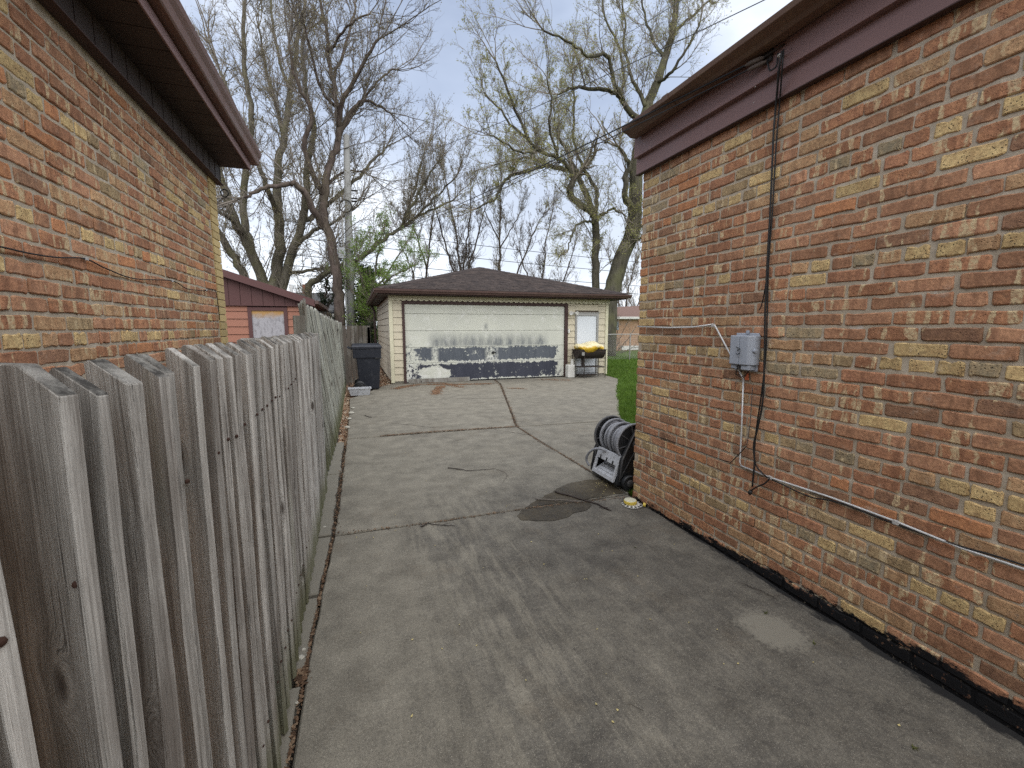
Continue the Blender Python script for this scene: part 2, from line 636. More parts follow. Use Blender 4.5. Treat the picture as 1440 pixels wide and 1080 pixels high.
def mat_wood(name, base=(0.52, 0.50, 0.46), dark=(0.20, 0.185, 0.165), moss=True, z_top=1.473):
    m = NM(name, 0.92, 0.12)
    rnd = m.rnd()
    off = m.n('ShaderNodeCombineXYZ')
    m.link(m.math('MULTIPLY', rnd, 37.0), off.inputs[0])
    m.link(m.math('MULTIPLY', rnd, 19.0), off.inputs[1])
    m.link(m.math('MULTIPLY', rnd, 11.0), off.inputs[2])
    p = m.mapv(m.pos(), (1, 1, 1), off.outputs[0])
    # knots bend the grain
    kn = m.voro(m.mapv(p, (7.5, 7.5, 3.0)), 1.0)
    kd = m.rng(kn, 0.0, 0.28, 1.0, 0.0, True)
    w = m.noise(m.mapv(p, (4, 4, 1.2)), 1.0, 2)
    warp = m.n('ShaderNodeCombineXYZ')
    m.link(m.math('ADD', m.math('MULTIPLY', kd, 0.035), m.math('MULTIPLY', w, 0.03)), warp.inputs[0])
    m.link(m.math('MULTIPLY', kd, -0.03), warp.inputs[1])
    add = m.n('ShaderNodeVectorMath', operation='ADD')
    m.link(p, add.inputs[0])
    m.link(warp.outputs[0], add.inputs[1])
    g1 = m.noise(m.mapv(add.outputs[0], (170, 170, 2.4)), 1.0, 5, 0.7)
    g3 = m.noise(m.mapv(add.outputs[0], (420, 420, 7)), 1.0, 3, 0.7)
    g2 = m.noise(m.mapv(add.outputs[0], (48, 48, 1.0)), 1.0, 3, 0.6)
    big = m.noise(m.mapv(p, (9, 9, 1.7)), 1.0, 4, 0.6)
    t = m.math('ADD', m.math('ADD', m.math('MULTIPLY', g1, 0.42), m.math('MULTIPLY', g2, 0.33)), m.math('MULTIPLY', g3, 0.25))
    cc = m.ramp(t, [(0.38, dark), (0.47, tuple(0.5 * (a + b) for a, b in zip(base, dark))), (0.55, base), (0.66, tuple(a * 1.35 for a in base))])
    cc = m.mul(cc, m.rng(rnd, 0, 1, 0.78, 1.18))
    cc = m.mix(m.rng(big, 0.48, 0.66, 0, 0.62), cc, (0.115, 0.092, 0.076))
    cc = m.mix(m.rng(big, 0.50, 0.30, 0, 0.35), cc, (0.42, 0.41, 0.38))
    cc = m.mix(m.rng(kn, 0.07, 0.13, 0.9, 0.0), cc, (0.05, 0.036, 0.028))
    cc = m.mix(m.rng(g1, 0.60, 0.65, 0, 0.8), cc, (0.05, 0.045, 0.04))
    if moss:
        z = m.xyz()[2]
        n = m.noise(m.mapv(m.pos(), (8, 8, 2)), 1.0, 4)
        f = m.math('MULTIPLY', m.rng(m.math('ADD', z, m.math('MULTIPLY', n, -0.35)), -0.12, 0.20, 1, 0, True), 0.75)
        cc = m.mix(f, cc, (0.095, 0.10, 0.035))
        f = m.math('MULTIPLY', m.rng(m.noise(m.mapv(p, (13, 13, 0.8)), 1.0, 3), 0.60, 0.72), 0.35)
        cc = m.mix(f, cc, (0.22, 0.225, 0.17))
        # lichen-black end grain on the cut tops
        nz = m.n('ShaderNodeSeparateXYZ')
        m.link(m.n('ShaderNodeNewGeometry').outputs['True Normal'], nz.inputs[0])
        up = m.rng(nz.outputs[2], 0.35, 0.5)
        tc = m.mix(m.rng(m.noise(m.mapv(p, (35, 35, 12)), 1.0, 4, 0.7), 0.40, 0.66), (0.055, 0.052, 0.048), (0.26, 0.25, 0.225))
        tc = m.mix(m.rng(m.noise(m.mapv(p, (7, 7, 7)), 1.0, 1), 0.48, 0.62), tc, cc)
        cc = m.mix(up, cc, tc)
    m.col(cc)
    m.bump(m.math('SUBTRACT', t, m.math('MULTIPLY', m.rng(kn, 0.0, 0.12, 1, 0), 0.6)), 0.8, 0.006)
    return m.m


WOOD = mat_wood('weathered_wood')
WOOD_FAR = mat_wood('weathered_wood_pale', base=(0.38, 0.385, 0.33), dark=(0.19, 0.19, 0.16))
WOOD_DK = mat_wood('weathered_wood_dark', base=(0.12, 0.105, 0.085), dark=(0.05, 0.044, 0.038), moss=False)

BROWN_AL = worn('brown_aluminium', (0.085, 0.046, 0.038), 0.45, 0.5, amt=0.2, scale=3)
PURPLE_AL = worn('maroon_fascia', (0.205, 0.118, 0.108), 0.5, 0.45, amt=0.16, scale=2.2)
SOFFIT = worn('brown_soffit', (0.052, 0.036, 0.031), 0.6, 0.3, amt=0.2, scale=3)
GUTTER = worn('brown_gutter', (0.15, 0.075, 0.055), 0.42, 0.4, amt=0.3, scale=1.6, dirt=(0.13, 0.075, 0.052))
GUTTER_OX = worn('oxidised_gutter', (0.13, 0.075, 0.050), 0.5, 0.35, amt=0.4, scale=3.5, dirt=(0.17, 0.115, 0.07))
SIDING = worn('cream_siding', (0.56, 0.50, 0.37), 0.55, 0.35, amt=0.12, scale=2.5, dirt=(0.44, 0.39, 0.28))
SIDING_SHADED = worn('cream_siding_shaded', (0.50, 0.45, 0.35), 0.6, 0.3, amt=0.14, scale=2.5, dirt=(0.38, 0.35, 0.27))  # copy of the cream siding with side-wall shade put into its colour
TRIM_CR = worn('cream_trim', (0.62, 0.58, 0.42), 0.5, 0.35, amt=0.14, scale=3.5, dirt=(0.50, 0.47, 0.33))
DK_BROWN = worn('dark_brown_trim', (0.060, 0.034, 0.030), 0.6, 0.3, amt=0.4, scale=5)
PINK = worn('salmon_siding', (0.33, 0.150, 0.100), 0.65, 0.3, amt=0.18, scale=1.5)
PLUM = worn('plum_trim', (0.105, 0.050, 0.047), 0.6, 0.3, amt=0.2, scale=3)
WHITE = worn('white_paint', (0.66, 0.69, 0.72), 0.45, 0.4, amt=0.1, scale=3)
WHITE_OLD = worn('dirty_white_plastic', (0.62, 0.61, 0.57), 0.5, 0.4, amt=0.25, scale=9, dirt=(0.40, 0.37, 0.31))
ALU = worn('dull_aluminium', (0.34, 0.33, 0.31), 0.42, 0.5, 0.6, amt=0.3, scale=8)
GALV = worn('galvanised_pipe', (0.60, 0.60, 0.585), 0.45, 0.5, 0.25, amt=0.35, scale=12)
BLACK_PL = worn('black_plastic', (0.014, 0.015, 0.017), 0.45, 0.4, amt=0.35, scale=12, dirt=(0.04, 0.038, 0.035))
BIN_PL = worn('navy_black_plastic', (0.011, 0.0135, 0.021), 0.5, 0.4, amt=0.3, scale=4, dirt=(0.035, 0.037, 0.045))
CABLE = worn('black_cable', (0.012, 0.012, 0.012), 0.5, 0.4, amt=0.2, scale=10)
GREY_PL = worn('grey_plastic', (0.43, 0.44, 0.46), 0.5, 0.4, amt=0.15, scale=9, dirt=(0.2, 0.2, 0.19))
GREY_BOX = worn('grey_utility_box', (0.34, 0.37, 0.42), 0.45, 0.4, amt=0.1, scale=9)
HOSE = worn('grey_hose', (0.24, 0.245, 0.265), 0.45, 0.4, amt=0.2, scale=25, dirt=(0.13, 0.125, 0.12))
HOSE_DK = worn('dark_grey_plastic', (0.075, 0.075, 0.078), 0.5, 0.4, amt=0.3, scale=10, dirt=(0.14, 0.13, 0.12))
RUST_BLK = worn('burnt_black_steel', (0.030, 0.024, 0.021), 0.65, 0.35, amt=0.5, scale=9, dirt=(0.075, 0.038, 0.022))
YEL = worn('yellow_bag', (0.66, 0.45, 0.045), 0.4, 0.5, amt=0.25, scale=6)
YEL2 = worn('yellow_plastic', (0.62, 0.47, 0.08), 0.45, 0.4, amt=0.2, scale=20)
PALE_YEL = worn('faded_yellow_plastic', (0.60, 0.58, 0.44), 0.45, 0.4, amt=0.2, scale=20)
ORANGE = worn('orange_tag', (0.40, 0.09, 0.03), 0.6, 0.3)
RUST = worn('rusty_nail', (0.055, 0.028, 0.02), 0.8, 0.3)
BARK = None

m = NM('yellow_facing_brick', 0.85, 0.2)
p = m.pos()
cc = m.mix(m.noise(p, 24, 4, 0.6), (0.60, 0.46, 0.22), (0.48, 0.35, 0.165))
cc = m.mul(cc, m.rng(m.rnd(), 0, 1, 0.85, 1.15))
cc = m.mix(m.rng(m.noise(p, 6, 4), 0.55, 0.75, 0, 0.5), cc, (0.20, 0.16, 0.09))
m.col(cc)
m.bump(m.noise(p, 80, 4), 0.3, 0.004)
YBRICK = m.m


def bark(name, c1, c2, moss=0.0):
    m = NM(name, 0.95, 0.1)
    p = m.pos()
    g = m.noise(m.mapv(p, (7, 7, 1.6)), 1.2, 5, 0.7)
    cc = m.mix(m.rng(g, 0.35, 0.65), c1, c2)
    cc = m.mul(cc, m.rng(m.noise(p, 0.8, 3), 0.3, 0.7, 0.8, 1.2))
    if moss:
        cc = m.mix(m.rng(m.noise(p, 1.4, 4, 0.6), 0.45, 0.66, 0, moss), cc, (0.15, 0.15, 0.07))
    m.col(cc)
    m.bump(g, 0.8, 0.05)
    return m.m


BARK_A = bark('grey_green_bark', (0.075, 0.066, 0.052), (0.175, 0.158, 0.122), 0.5)
BARK_B = bark('dark_brown_bark', (0.062, 0.048, 0.041), (0.135, 0.105, 0.09), 0.15)
BARK_C = bark('olive_grey_bark', (0.055, 0.050, 0.038), (0.13, 0.118, 0.09), 0.45)
BARK_T = bark('tall_tree_bark', (0.045, 0.041, 0.031), (0.105, 0.096, 0.073), 0.45)
TWIG = bark('twig_bark', (0.18, 0.155, 0.125), (0.29, 0.25, 0.205), 0.2)
TWIG_D = bark('dark_twig_bark', (0.15, 0.13, 0.11), (0.235, 0.205, 0.175), 0.0)


def leafmat(name, c1, c2, trans=0.3):
    m = NM(name, 0.6, 0.3)
    cc = m.mix(m.noise(m.pos(), 3.1, 3), c1, c2)
    cc = m.mul(cc, m.rng(m.voro(m.pos(), 9, 'F1', 'Distance'), 0, 0.8, 1.2, 0.75))
    m.col(cc)
    tr = m.n('ShaderNodeBsdfTranslucent')
    m.put(tr.inputs[0], cc)
    ms = m.n('ShaderNodeMixShader')
    ms.inputs[0].default_value = trans
    out = m.t.nodes['Material Output']
    m.link(m.b.outputs[0], ms.inputs[1])
    m.link(tr.outputs[0], ms.inputs[2])
    m.link(ms.outputs[0], out.inputs[0])
    return m.m


BUD = leafmat('olive_bud', (0.32, 0.28, 0.12), (0.22, 0.19, 0.10), 0.4)
BUD_G = leafmat('yellow_green_bud', (0.46, 0.45, 0.15), (0.33, 0.33, 0.12), 0.5)
BUD_R = leafmat('reddish_bud', (0.16, 0.095, 0.08), (0.11, 0.075, 0.065))
LEAF_G = leafmat('fresh_green_leaf', (0.27, 0.39, 0.085), (0.17, 0.27, 0.055), 0.5)
LEAF_D = leafmat('dark_evergreen_leaf', (0.035, 0.055, 0.022), (0.02, 0.035, 0.015), 0.15)
GRASSM = leafmat('grass_blade', (0.17, 0.27, 0.035), (0.06, 0.13, 0.018), 0.35)
DEADLEAF = None
m = NM('dead_leaf', 0.8, 0.2)
v = m.voro(m.pos(), 33, 'F1', 'Color')
g = m.n('ShaderNodeSeparateColor')
m.link(v, g.inputs[0])
m.col(m.ramp(g.outputs[0], [(0.0, (0.10, 0.055, 0.035)), (0.45, (0.21, 0.115, 0.065)), (0.8, (0.30, 0.21, 0.13)), (1.0, (0.50, 0.44, 0.34))]))
DEADLEAF = m.m
m = NM('rust_litter', 0.9, 0.1)
v = m.voro(m.pos(), 60, 'F1', 'Color')
g = m.n('ShaderNodeSeparateColor')
m.link(v, g.inputs[0])
m.col(m.ramp(g.outputs[0], [(0.0, (0.06, 0.038, 0.025)), (0.6, (0.135, 0.082, 0.05)), (1.0, (0.24, 0.17, 0.11))]))
LITTER = m.m

m = NM('rust_seed_litter', 0.9, 0.1)
v = m.voro(m.pos(), 60, 'F1', 'Color')
g = m.n('ShaderNodeSeparateColor')
m.link(v, g.inputs[0])
m.col(m.ramp(g.outputs[0], [(0.0, (0.09, 0.05, 0.03)), (0.6, (0.19, 0.105, 0.06)), (1.0, (0.29, 0.19, 0.12))]))
LITTER_R = m.m
m = NM('soil', 0.95, 0.1)
p = m.pos()
m.col(m.ramp(m.noise(p, 12, 6, 0.7), [(0.3, (0.045, 0.034, 0.026)), (0.6, (0.10, 0.078, 0.06)), (0.8, (0.17, 0.14, 0.11))]))
m.bump(m.noise(p, 60, 4), 0.8, 0.02)
SOIL = m.m
m = NM('lawn_ground', 0.95, 0.1)
p = m.pos()
m.col(m.mix(m.rng(m.noise(p, 4, 5, 0.7), 0.35, 0.65), (0.085, 0.075, 0.035), (0.075, 0.155, 0.025)))
m.bump(m.noise(p, 50, 4), 0.8, 0.02)
LAWNG = m.m

m = NM('brown_shingle', 0.95, 0.12)
p = m.pos()
x = m.xyz()
fl = m.n('ShaderNodeTexBrick')
gr = m.noise(p, 190, 3, 0.8)
cc = m.ramp(m.noise(m.mapv(p, (2.2, 2.2, 7)), 1.6, 4, 0.7), [(0.32, (0.034, 0.029, 0.029)), (0.5, (0.056, 0.046, 0.043)), (0.7, (0.09, 0.070, 0.062))])
cc = m.mul(cc, m.rng(gr, 0.2, 0.8, 0.65, 1.35))
m.t.nodes.remove(fl)
m.col(cc)
m.bump(gr, 0.5, 0.01)
SHINGLE = m.m
m = NM('grey_shingle', 0.95, 0.12)
p = m.pos()
cc = m.ramp(m.noise(m.mapv(p, (2.2, 2.2, 7)), 1.6, 4, 0.7), [(0.32, (0.065, 0.066, 0.068)), (0.5, (0.105, 0.105, 0.106)), (0.7, (0.155, 0.152, 0.148))])
m.col(m.mul(cc, m.rng(m.noise(p, 60, 3, 0.8), 0.2, 0.8, 0.7, 1.3)))
SHINGLE_G = m.m

m = NM('old_plywood', 0.85, 0.2)
p = m.pos()
x = m.xyz()
cc = m.mix(m.rng(m.noise(m.mapv(p, (14, 14, 5)), 1.0, 6, 0.75), 0.5, 0.62), (0.38, 0.37, 0.385), (0.25, 0.24, 0.25))
cc = m.mix(m.rng(m.math('ADD', x[2], m.math('MULTIPLY', m.noise(p, 5, 4), 0.3)), 1.98, 2.14), cc, (0.42, 0.25, 0.10))
cc = m.mix(m.rng(m.noise(m.mapv(p, (20, 20, 8), (4, 1, 2)), 1.0, 5, 0.8), 0.66, 0.72), cc, (0.32, 0.14, 0.07))
m.col(cc)
PLY = m.m

m = NM('wood_pole', 0.9, 0.15)
p = m.pos()
cc = m.mix(m.noise(m.mapv(p, (30, 30, 1.2)), 1.0, 4, 0.6), (0.20, 0.20, 0.195), (0.34, 0.34, 0.32))
m.col(cc)
POLE = m.m


# ================================================================== ground and driveway
def flat(poly, z, mb=None, sub=0):
    mb = mb or MB()
    mb.add([(x, y, z) for x, y in poly], [tuple(range(len(poly)))])
    return mb


g = part('ground', flat([(-400, -400), (400, -400), (400, 400), (-400, 400)], -0.09), SOIL)
tag(g, kind='structure')

drive = thing('driveway', (0, 0, 0), None, None)
tag(drive, kind='structure')


def wobble(poly, step=0.12, amp=0.006):
    out = []
    n = len(poly)
    for i in range(n):
        a = np.array(poly[i], float)
        b = np.array(poly[(i + 1) % n], float)
        d = b - a
        l = np.linalg.norm(d)
        k = max(1, int(l / step))
        nn = np.array((-d[1], d[0])) / l
        for j in range(k):
            q = a + d * j / k
            if j:
                q = q + nn * random.gauss(0, amp)
            out.append(tuple(q))
    return out


def slab(poly, z0=-0.085, z1=0.0, mat=CONC, name='slab', amp=0.004):
    mb = MB()
    poly = wobble(poly, 0.12, amp)
    n = len(poly)
    c = np.mean(poly, axis=0)
    mb.add([(x, y, z0) for x, y in poly] + [(x, y, z1 - 0.008) for x, y in poly], [(i, (i + 1) % n, n + (i + 1) % n, n + i) for i in range(n)])
    ins = []
    for i in range(n):
        a = np.array(poly[i - 1])
        b = np.array(poly[(i + 1) % n])
        d = b - a
        nn = np.array((-d[1], d[0])) / (np.linalg.norm(d) + 1e-9)
        ins.append(np.array(poly[i]) + nn * 0.008)
    mb.add([(x, y, z1 - 0.008) for x, y in poly] + [(q[0], q[1], z1) for q in ins], [(i, (i + 1) % n, n + (i + 1) % n, n + i) for i in range(n)] + [tuple(range(n, 2 * n))])
    return part(name, mb, mat, drive)


g_ = 0.011
slab([(-0.283, -4.5), (2.335, -4.5), (2.335, 3.375), (-0.205, 3.405), (-0.235, 2.9), (-0.262, 2.3), (-0.278, 1.5), (-0.283, 0.5)])
slab([(-0.205, 3.425), (2.335, 3.395), (2.335, 6.385), (0.26, 6.46), (-0.165, 6.47), (-0.18, 5.0)])
slab([(-0.165, 6.515), (0.26, 6.505), (2.335, 6.43), (3.75, 11.67), (3.86, 12.52), (0.80, 12.52), (0.0, 10.58), (-0.16, 10.3), (-0.15, 8.5)])
slab([(2.355, 3.39), (4.03, 6.05), (4.165, 6.265), (2.357, 6.385)])
slab([(2.365, 6.425), (4.18, 6.30), (6.27, 9.66), (7.47, 11.46), (7.64, 12.52), (3.905, 12.52), (3.80, 11.67)])
# pale concrete strip under the fence, in broken pieces
for a, b in ((-4.5, 0.9), (0.92, 1.95), (2.05, 2.62), (2.66, 3.4), (3.44, 4.9), (4.93, 6.3)):
    xr = lambda y: float(np.interp(y, [0.5, 1.5, 2.3, 2.9, 3.4, 5, 6.3], [-0.305, -0.296, -0.280, -0.258, -0.232, -0.215, -0.20]))
    slab([(-0.46, a), (xr(a), a), (xr((a + b) / 2), (a + b) / 2), (xr(b), b), (-0.46, b)], z1=0.006, mat=CONC_PALE, name='kerb_strip', amp=0.006)

# earth in the joints
jd = MB()
for poly in ([(-0.31, -4), (2.33, -4), (2.36, 3.3), (4.1, 6.1), (6.3, 9.7), (7.5, 11.5), (7.6, 12.5), (0.8, 12.5), (-0.1, 10.5), (-0.2, 3.4)],):
    flat(poly, -0.03, jd)
part('joint_dirt', jd, SOIL, drive)

# wet patch, split where the joint crosses it
wet_px = [(727, 726), (735, 716), (752, 706), (780, 690), (800, 680), (822, 675.5), (850, 674.5), (868, 682), (888, 694), (868, 697), (845, 702), (828, 706), (832, 711), (826, 717), (806, 722), (800, 727), (782, 732), (755, 733), (733, 732)]
wp = [tuple(onZ(x, y)[:2]) for x, y in wet_px]


def clip_y(poly, y, keep_above):
    out = []
    for i in range(len(poly)):
        a, b = poly[i], poly[(i + 1) % len(poly)]
        ia, ib = (a[1] >= y) == keep_above, (b[1] >= y) == keep_above
        if ia:
            out.append(a)
        if ia != ib:
            t = (y - a[1]) / (b[1] - a[1])
            out.append((a[0] + (b[0] - a[0]) * t, y))
    return out


for y, up in ((3.41, True), (3.368, False)):
    q = clip_y(wp, y, up)
    q = [(min(x, 2.325), yy) for x, yy in q]
    mb = flat(wobble(q, 0.05, 0.006), 0.004)
    part('wet_patch', mb, CONC_WET, drive, kind='stuff')

# hairline cracks filled with dirt
CRACK = worn('crack_dirt', (0.085, 0.07, 0.055), 0.95, 0.1, amt=0.5, scale=20)


def crack(px, w=0.006, name='crack'):
    pts = [onZ(x, y)[:2] for x, y in px]
    out = []
    for i in range(len(pts) - 1):
        n = max(2, int(np.linalg.norm(pts[i + 1] - pts[i]) / 0.06))
        for j in range(n):
            out.append(pts[i] + (pts[i + 1] - pts[i]) * j / n + rng.normal(0, 0.008, 2))
    out.append(pts[-1])
    vs = []
    for i, q in enumerate(out):
        d = out[min(i + 1, len(out) - 1)] - out[max(i - 1, 0)]
        nn = np.array((-d[1], d[0])) / (np.linalg.norm(d) + 1e-9)
        ww = w * random.uniform(0.3, 1.2) * 0.5
        vs += [(*(q + nn * ww), 0.003), (*(q - nn * ww), 0.003)]
    return MB().add(vs, [(2 * i, 2 * i + 1, 2 * i + 3, 2 * i + 2) for i in range(len(out) - 1)])


cr = MB()
for px, w in (([(620, 561), (655, 560.5), (709, 560)], 0.012), ([(548, 595), (580, 598), (612, 602)], 0.008), ([(695, 604), (720, 608), (748, 613)], 0.01), ([(727, 592), (760, 597), (800, 596), (868, 592)], 0.006), ([(880, 990), (905, 1000)], 0.003)):
    c_ = crack(px, w)
    cr.add(c_.v, c_.f)
part('crack', cr, CRACK, drive, kind='stuff')


# scattered small debris --------------------------------------------------
def scatter(name, pts, size, mat, lift=0.004, flatness=0.5, parent=None, kind='stuff', label=None):
    """many small curled flakes: two triangles folded along the middle"""
    pts = np.asarray(pts, float)
    n = len(pts)
    s = size * rng.uniform(0.5, 1.3, n)
    a = rng.uniform(0, 2 * math.pi, n)
    u = np.stack([np.cos(a), np.sin(a), rng.normal(0, flatness * 0.3, n)], 1)
    w = np.stack([-np.sin(a), np.cos(a), rng.normal(0, flatness * 0.3, n)], 1) * rng.uniform(0.35, 0.8, n)[:, None]
    c = pts.copy()
    c[:, 2] += lift + rng.uniform(0, size * 0.2, n)
    up = np.zeros((n, 3))
    up[:, 2] = s * flatness * rng.uniform(0.1, 0.7, n)
    V = np.stack([c - u * s[:, None] / 2 + up, c + w * s[:, None] / 2, c + u * s[:, None] / 2 + up * 0.5, c - w * s[:, None] / 2], 1).reshape(-1, 3)
    V[:, 2] = np.maximum(V[:, 2], np.repeat(pts[:, 2] + 0.002, 4))
    i = np.arange(n) * 4
    Fc = np.concatenate([np.stack([i, i + 1, i + 2], 1), np.stack([i, i + 2, i + 3], 1)])
    me = np_mesh(name, V, Fc, mat)
    o = bpy.data.objects.new(name, me)
    COL.objects.link(o)
    if parent:
        o.parent = parent
    if kind:
        o['kind'] = kind
    if label:
        o['label'] = label
    return o


def along(px, n, w, zs=0.0, world=False):
    pts = [np.array(p if world else onZ(*p)[:2], float)[:2] for p in px]
    seg = [np.linalg.norm(pts[i + 1] - pts[i]) for i in range(len(pts) - 1)]
    tot = sum(seg)
    out = []
    for _ in range(n):
        t = random.random() * tot
        i = 0
        while t > seg[i] and i < len(seg) - 1:
            t -= seg[i]
            i += 1
        q = pts[i] + (pts[i + 1] - pts[i]) * t / seg[i] + rng.normal(0, w, 2)
        out.append((q[0], q[1], zs))
    return out


lp = []
lp += along([(-0.295, 1.2), (-0.292, 1.6), (-0.27, 2.3), (-0.245, 2.9), (-0.217, 3.4)], 700, 0.004, -0.004, True)
lp += along([(-0.29, 1.98), (-0.285, 2.06)], 160, 0.013, -0.002, True)
lp += along([(-0.217, 3.4), (-0.19, 5.0), (-0.17, 7.0)], 600, 0.012, 0.0, True)
lp += along([(535, 613.5), (565, 611), (600, 608), (660, 604), (727, 600)], 1300, 0.022)
lp += along([(727, 600), (716, 570), (706, 545), (695, 534)], 900, 0.022)
lp += along([(727, 600), (760, 622), (800, 645), (831, 664)], 500, 0.010)
lp += along([(470, 752), (592, 738), (737, 716), (877, 700)], 260, 0.010)
o = scatter('leaf_litter', lp, 0.018, LITTER)
tag(o, 'brown leaf crumbs packed along the driveway joints and fence foot', 'leaf litter')

lp = []
for px, n, w in (([(556, 547), (575, 543), (590, 541)], 260, 0.07), ([(613, 555), (615, 548), (622, 543)], 380, 0.06), ([(600, 541), (640, 541), (690, 540)], 420, 0.06), ([(575, 538), (620, 539), (650, 545)], 260, 0.05), ([(760, 534), (800, 535)], 90, 0.08), ([(716, 546), (735, 547)], 50, 0.06), ([(520, 546), (540, 542)], 60, 0.06)):
    lp += along(px, int(n * 2.6), w)
o = scatter('maple_flowers', lp, 0.035, LITTER_R)
tag(o, 'rusty brown seed litter drifted over the concrete before the garage door', 'leaf litter')

lp = []
for _ in range(2600):
    y = random.uniform(6.3, 13.0)
    x0 = -0.27 if y < 9.8 else -0.27
    x1 = float(np.interp(y, [6.3, 8.5, 10.3, 10.6, 12.4, 12.6, 13.0], [-0.165, -0.15, -0.16, 0.0, 0.76, 0.95, 0.93]))
    lp.append((random.uniform(x0, x1), y, -0.07))
for _ in range(2200):
    lp.append((random.uniform(-0.2, 0.95), random.uniform(12.4, 19), -0.07))
for _ in range(500):
    t = random.random()
    lp.append((0.72 + random.gauss(0, 0.1), random.uniform(12.3, 14.5), -0.06 + abs(random.gauss(0, 0.04))))
o = scatter('fallen_leaves', lp, 0.06, DEADLEAF, lift=0.01, flatness=0.9)
tag(o, 'dry fallen leaves lying between the fence and the garage side', 'dead leaves')

lp = []
for _ in range(34):
    q = onZ(random.gauss(851, 9), random.gauss(685, 5))
    if q[0] < 2.33:
        lp.append((q[0], q[1], 0.005))
for _ in range(80):
    lp.append((random.uniform(-0.1, 2.25), random.uniform(0.9, 7), 0.0))
PETAL = worn('pale_seed', (0.55, 0.46, 0.20), 0.7, 0.2, amt=0.5, scale=60)
o = scatter('fallen_seeds', lp, 0.012, PETAL)
tag(o, 'tiny pale yellow seeds sprinkled on the driveway and wet patch', 'seeds')


# grass --------------------------------------------------------------------
def right_edge(y):
    return np.interp(y, [3.3, 6.05, 9.66, 11.46, 12.5, 12.6], [2.36, 4.03, 6.27, 7.47, 7.66, 7.72])


lawn = part('lawn', flat([(2.30, 3.2), (60, 3.2), (60, 60), (7.4, 60), (7.4, 12.6), (7.5, 11.4), (6.2, 9.6), (4.1, 6.1)], -0.035), LAWNG)
tag(lawn, kind='structure')
n = 120000
y = 3.4 + (rng.random(n) ** 1.5) * 17
xe = right_edge(y)
x = xe - 0.03 + rng.random(n) * (0.25 + (y - 3.0) * 0.42)
patch = np.sin(x * 3.1 + np.sin(y * 2.3) * 1.7) * np.sin(y * 2.7 + 1.3) + 0.5 * np.sin(x * 9.7 + y * 7.1)
keep = (x > xe - 0.03 + 0.035 * np.sin(y * 9) * np.sin(y * 23.0)) & (rng.random(n) < 0.75 + 0.3 * patch)
patch = patch[keep]
x, y = x[keep], y[keep]
n = len(x)
hh = rng.uniform(0.035, 0.10, n) * (1 + 0.35 * patch)
a = rng.uniform(0, 2 * math.pi, n)
wd = rng.uniform(0.003, 0.007, n) * (1 + y * 0.12)
lean = rng.normal(0, 0.03, (n, 2))
b0 = np.stack([x - np.cos(a) * wd, y - np.sin(a) * wd, np.full(n, -0.035)], 1)
b1 = np.stack([x + np.cos(a) * wd, y + np.sin(a) * wd, np.full(n, -0.035)], 1)
tp = np.stack([x + lean[:, 0], y + lean[:, 1], hh - 0.035], 1)
V = np.stack([b0, b1, tp], 1).reshape(-1, 3)
o = bpy.data.objects.new('grass', np_mesh('grass', V, np.arange(3 * n).reshape(-1, 3), GRASSM))
COL.objects.link(o)
tag(o, 'bright green lawn grass beside the driveway slab', 'grass', kind='stuff')


# ================================================================== brick walls
CRS = 0.0706


def brick_mesh(name, ln, ht, dp):
    """front at x=0 facing -x, length along y, height z; ragged arrises, slightly pillowed"""
    k = []
    def side(n):
        return [(i + 0.5 + random.uniform(-0.25, 0.25)) / n for i in range(n)]
    hy, hz = ln / 2, ht / 2
    c = 0.006
    pts = []
    pts += [(-hy + c, -hz), *[(-hy + t * ln, -hz) for t in side(3)], (hy - c, -hz), (hy, -hz + c), (hy, hz - c), (hy - c, hz), *[(hy - t * ln, hz) for t in side(3)], (-hy + c, hz), (-hy, hz - c), (-hy, -hz + c)]
    pts = [(y_ + random.gauss(0, 0.0018), z_ + random.gauss(0, 0.0022) - (0.006 if random.random() < 0.05 and z_ > 0 else 0)) for y_, z_ in pts]
    n = len(pts)
    vs = [(dp, y_, z_) for y_, z_ in pts] + [(0.0035 + random.uniform(0, 0.001), y_, z_) for y_, z_ in pts]
    vs += [(random.uniform(-0.001, 0.0012), y_ * (1 - 0.005 / hy), z_ * (1 - 0.0045 / hz)) for y_, z_ in pts]
    fs = [(i, (i + 1) % n, n + (i + 1) % n, n + i) for i in range(n)]
    fs += [(n + i, n + (i + 1) % n, 2 * n + (i + 1) % n, 2 * n + i) for i in range(n)]
    fs.append(tuple(range(2 * n, 3 * n)))
    fs = [tuple(reversed(f)) for f in fs]
    me = bpy.data.meshes.new(name)
    me.from_pydata(vs, [], fs)
    me.materials.append(BRK[0])
    me.update()
    return me


STR = [brick_mesh('brick', 0.2035 + random.uniform(-0.004, 0.003), 0.0575, 0.02) for _ in range(14)]
HDR = [brick_mesh('brick', 0.096 + random.uniform(-0.004, 0.003), 0.0565, 0.02) for _ in range(8)]


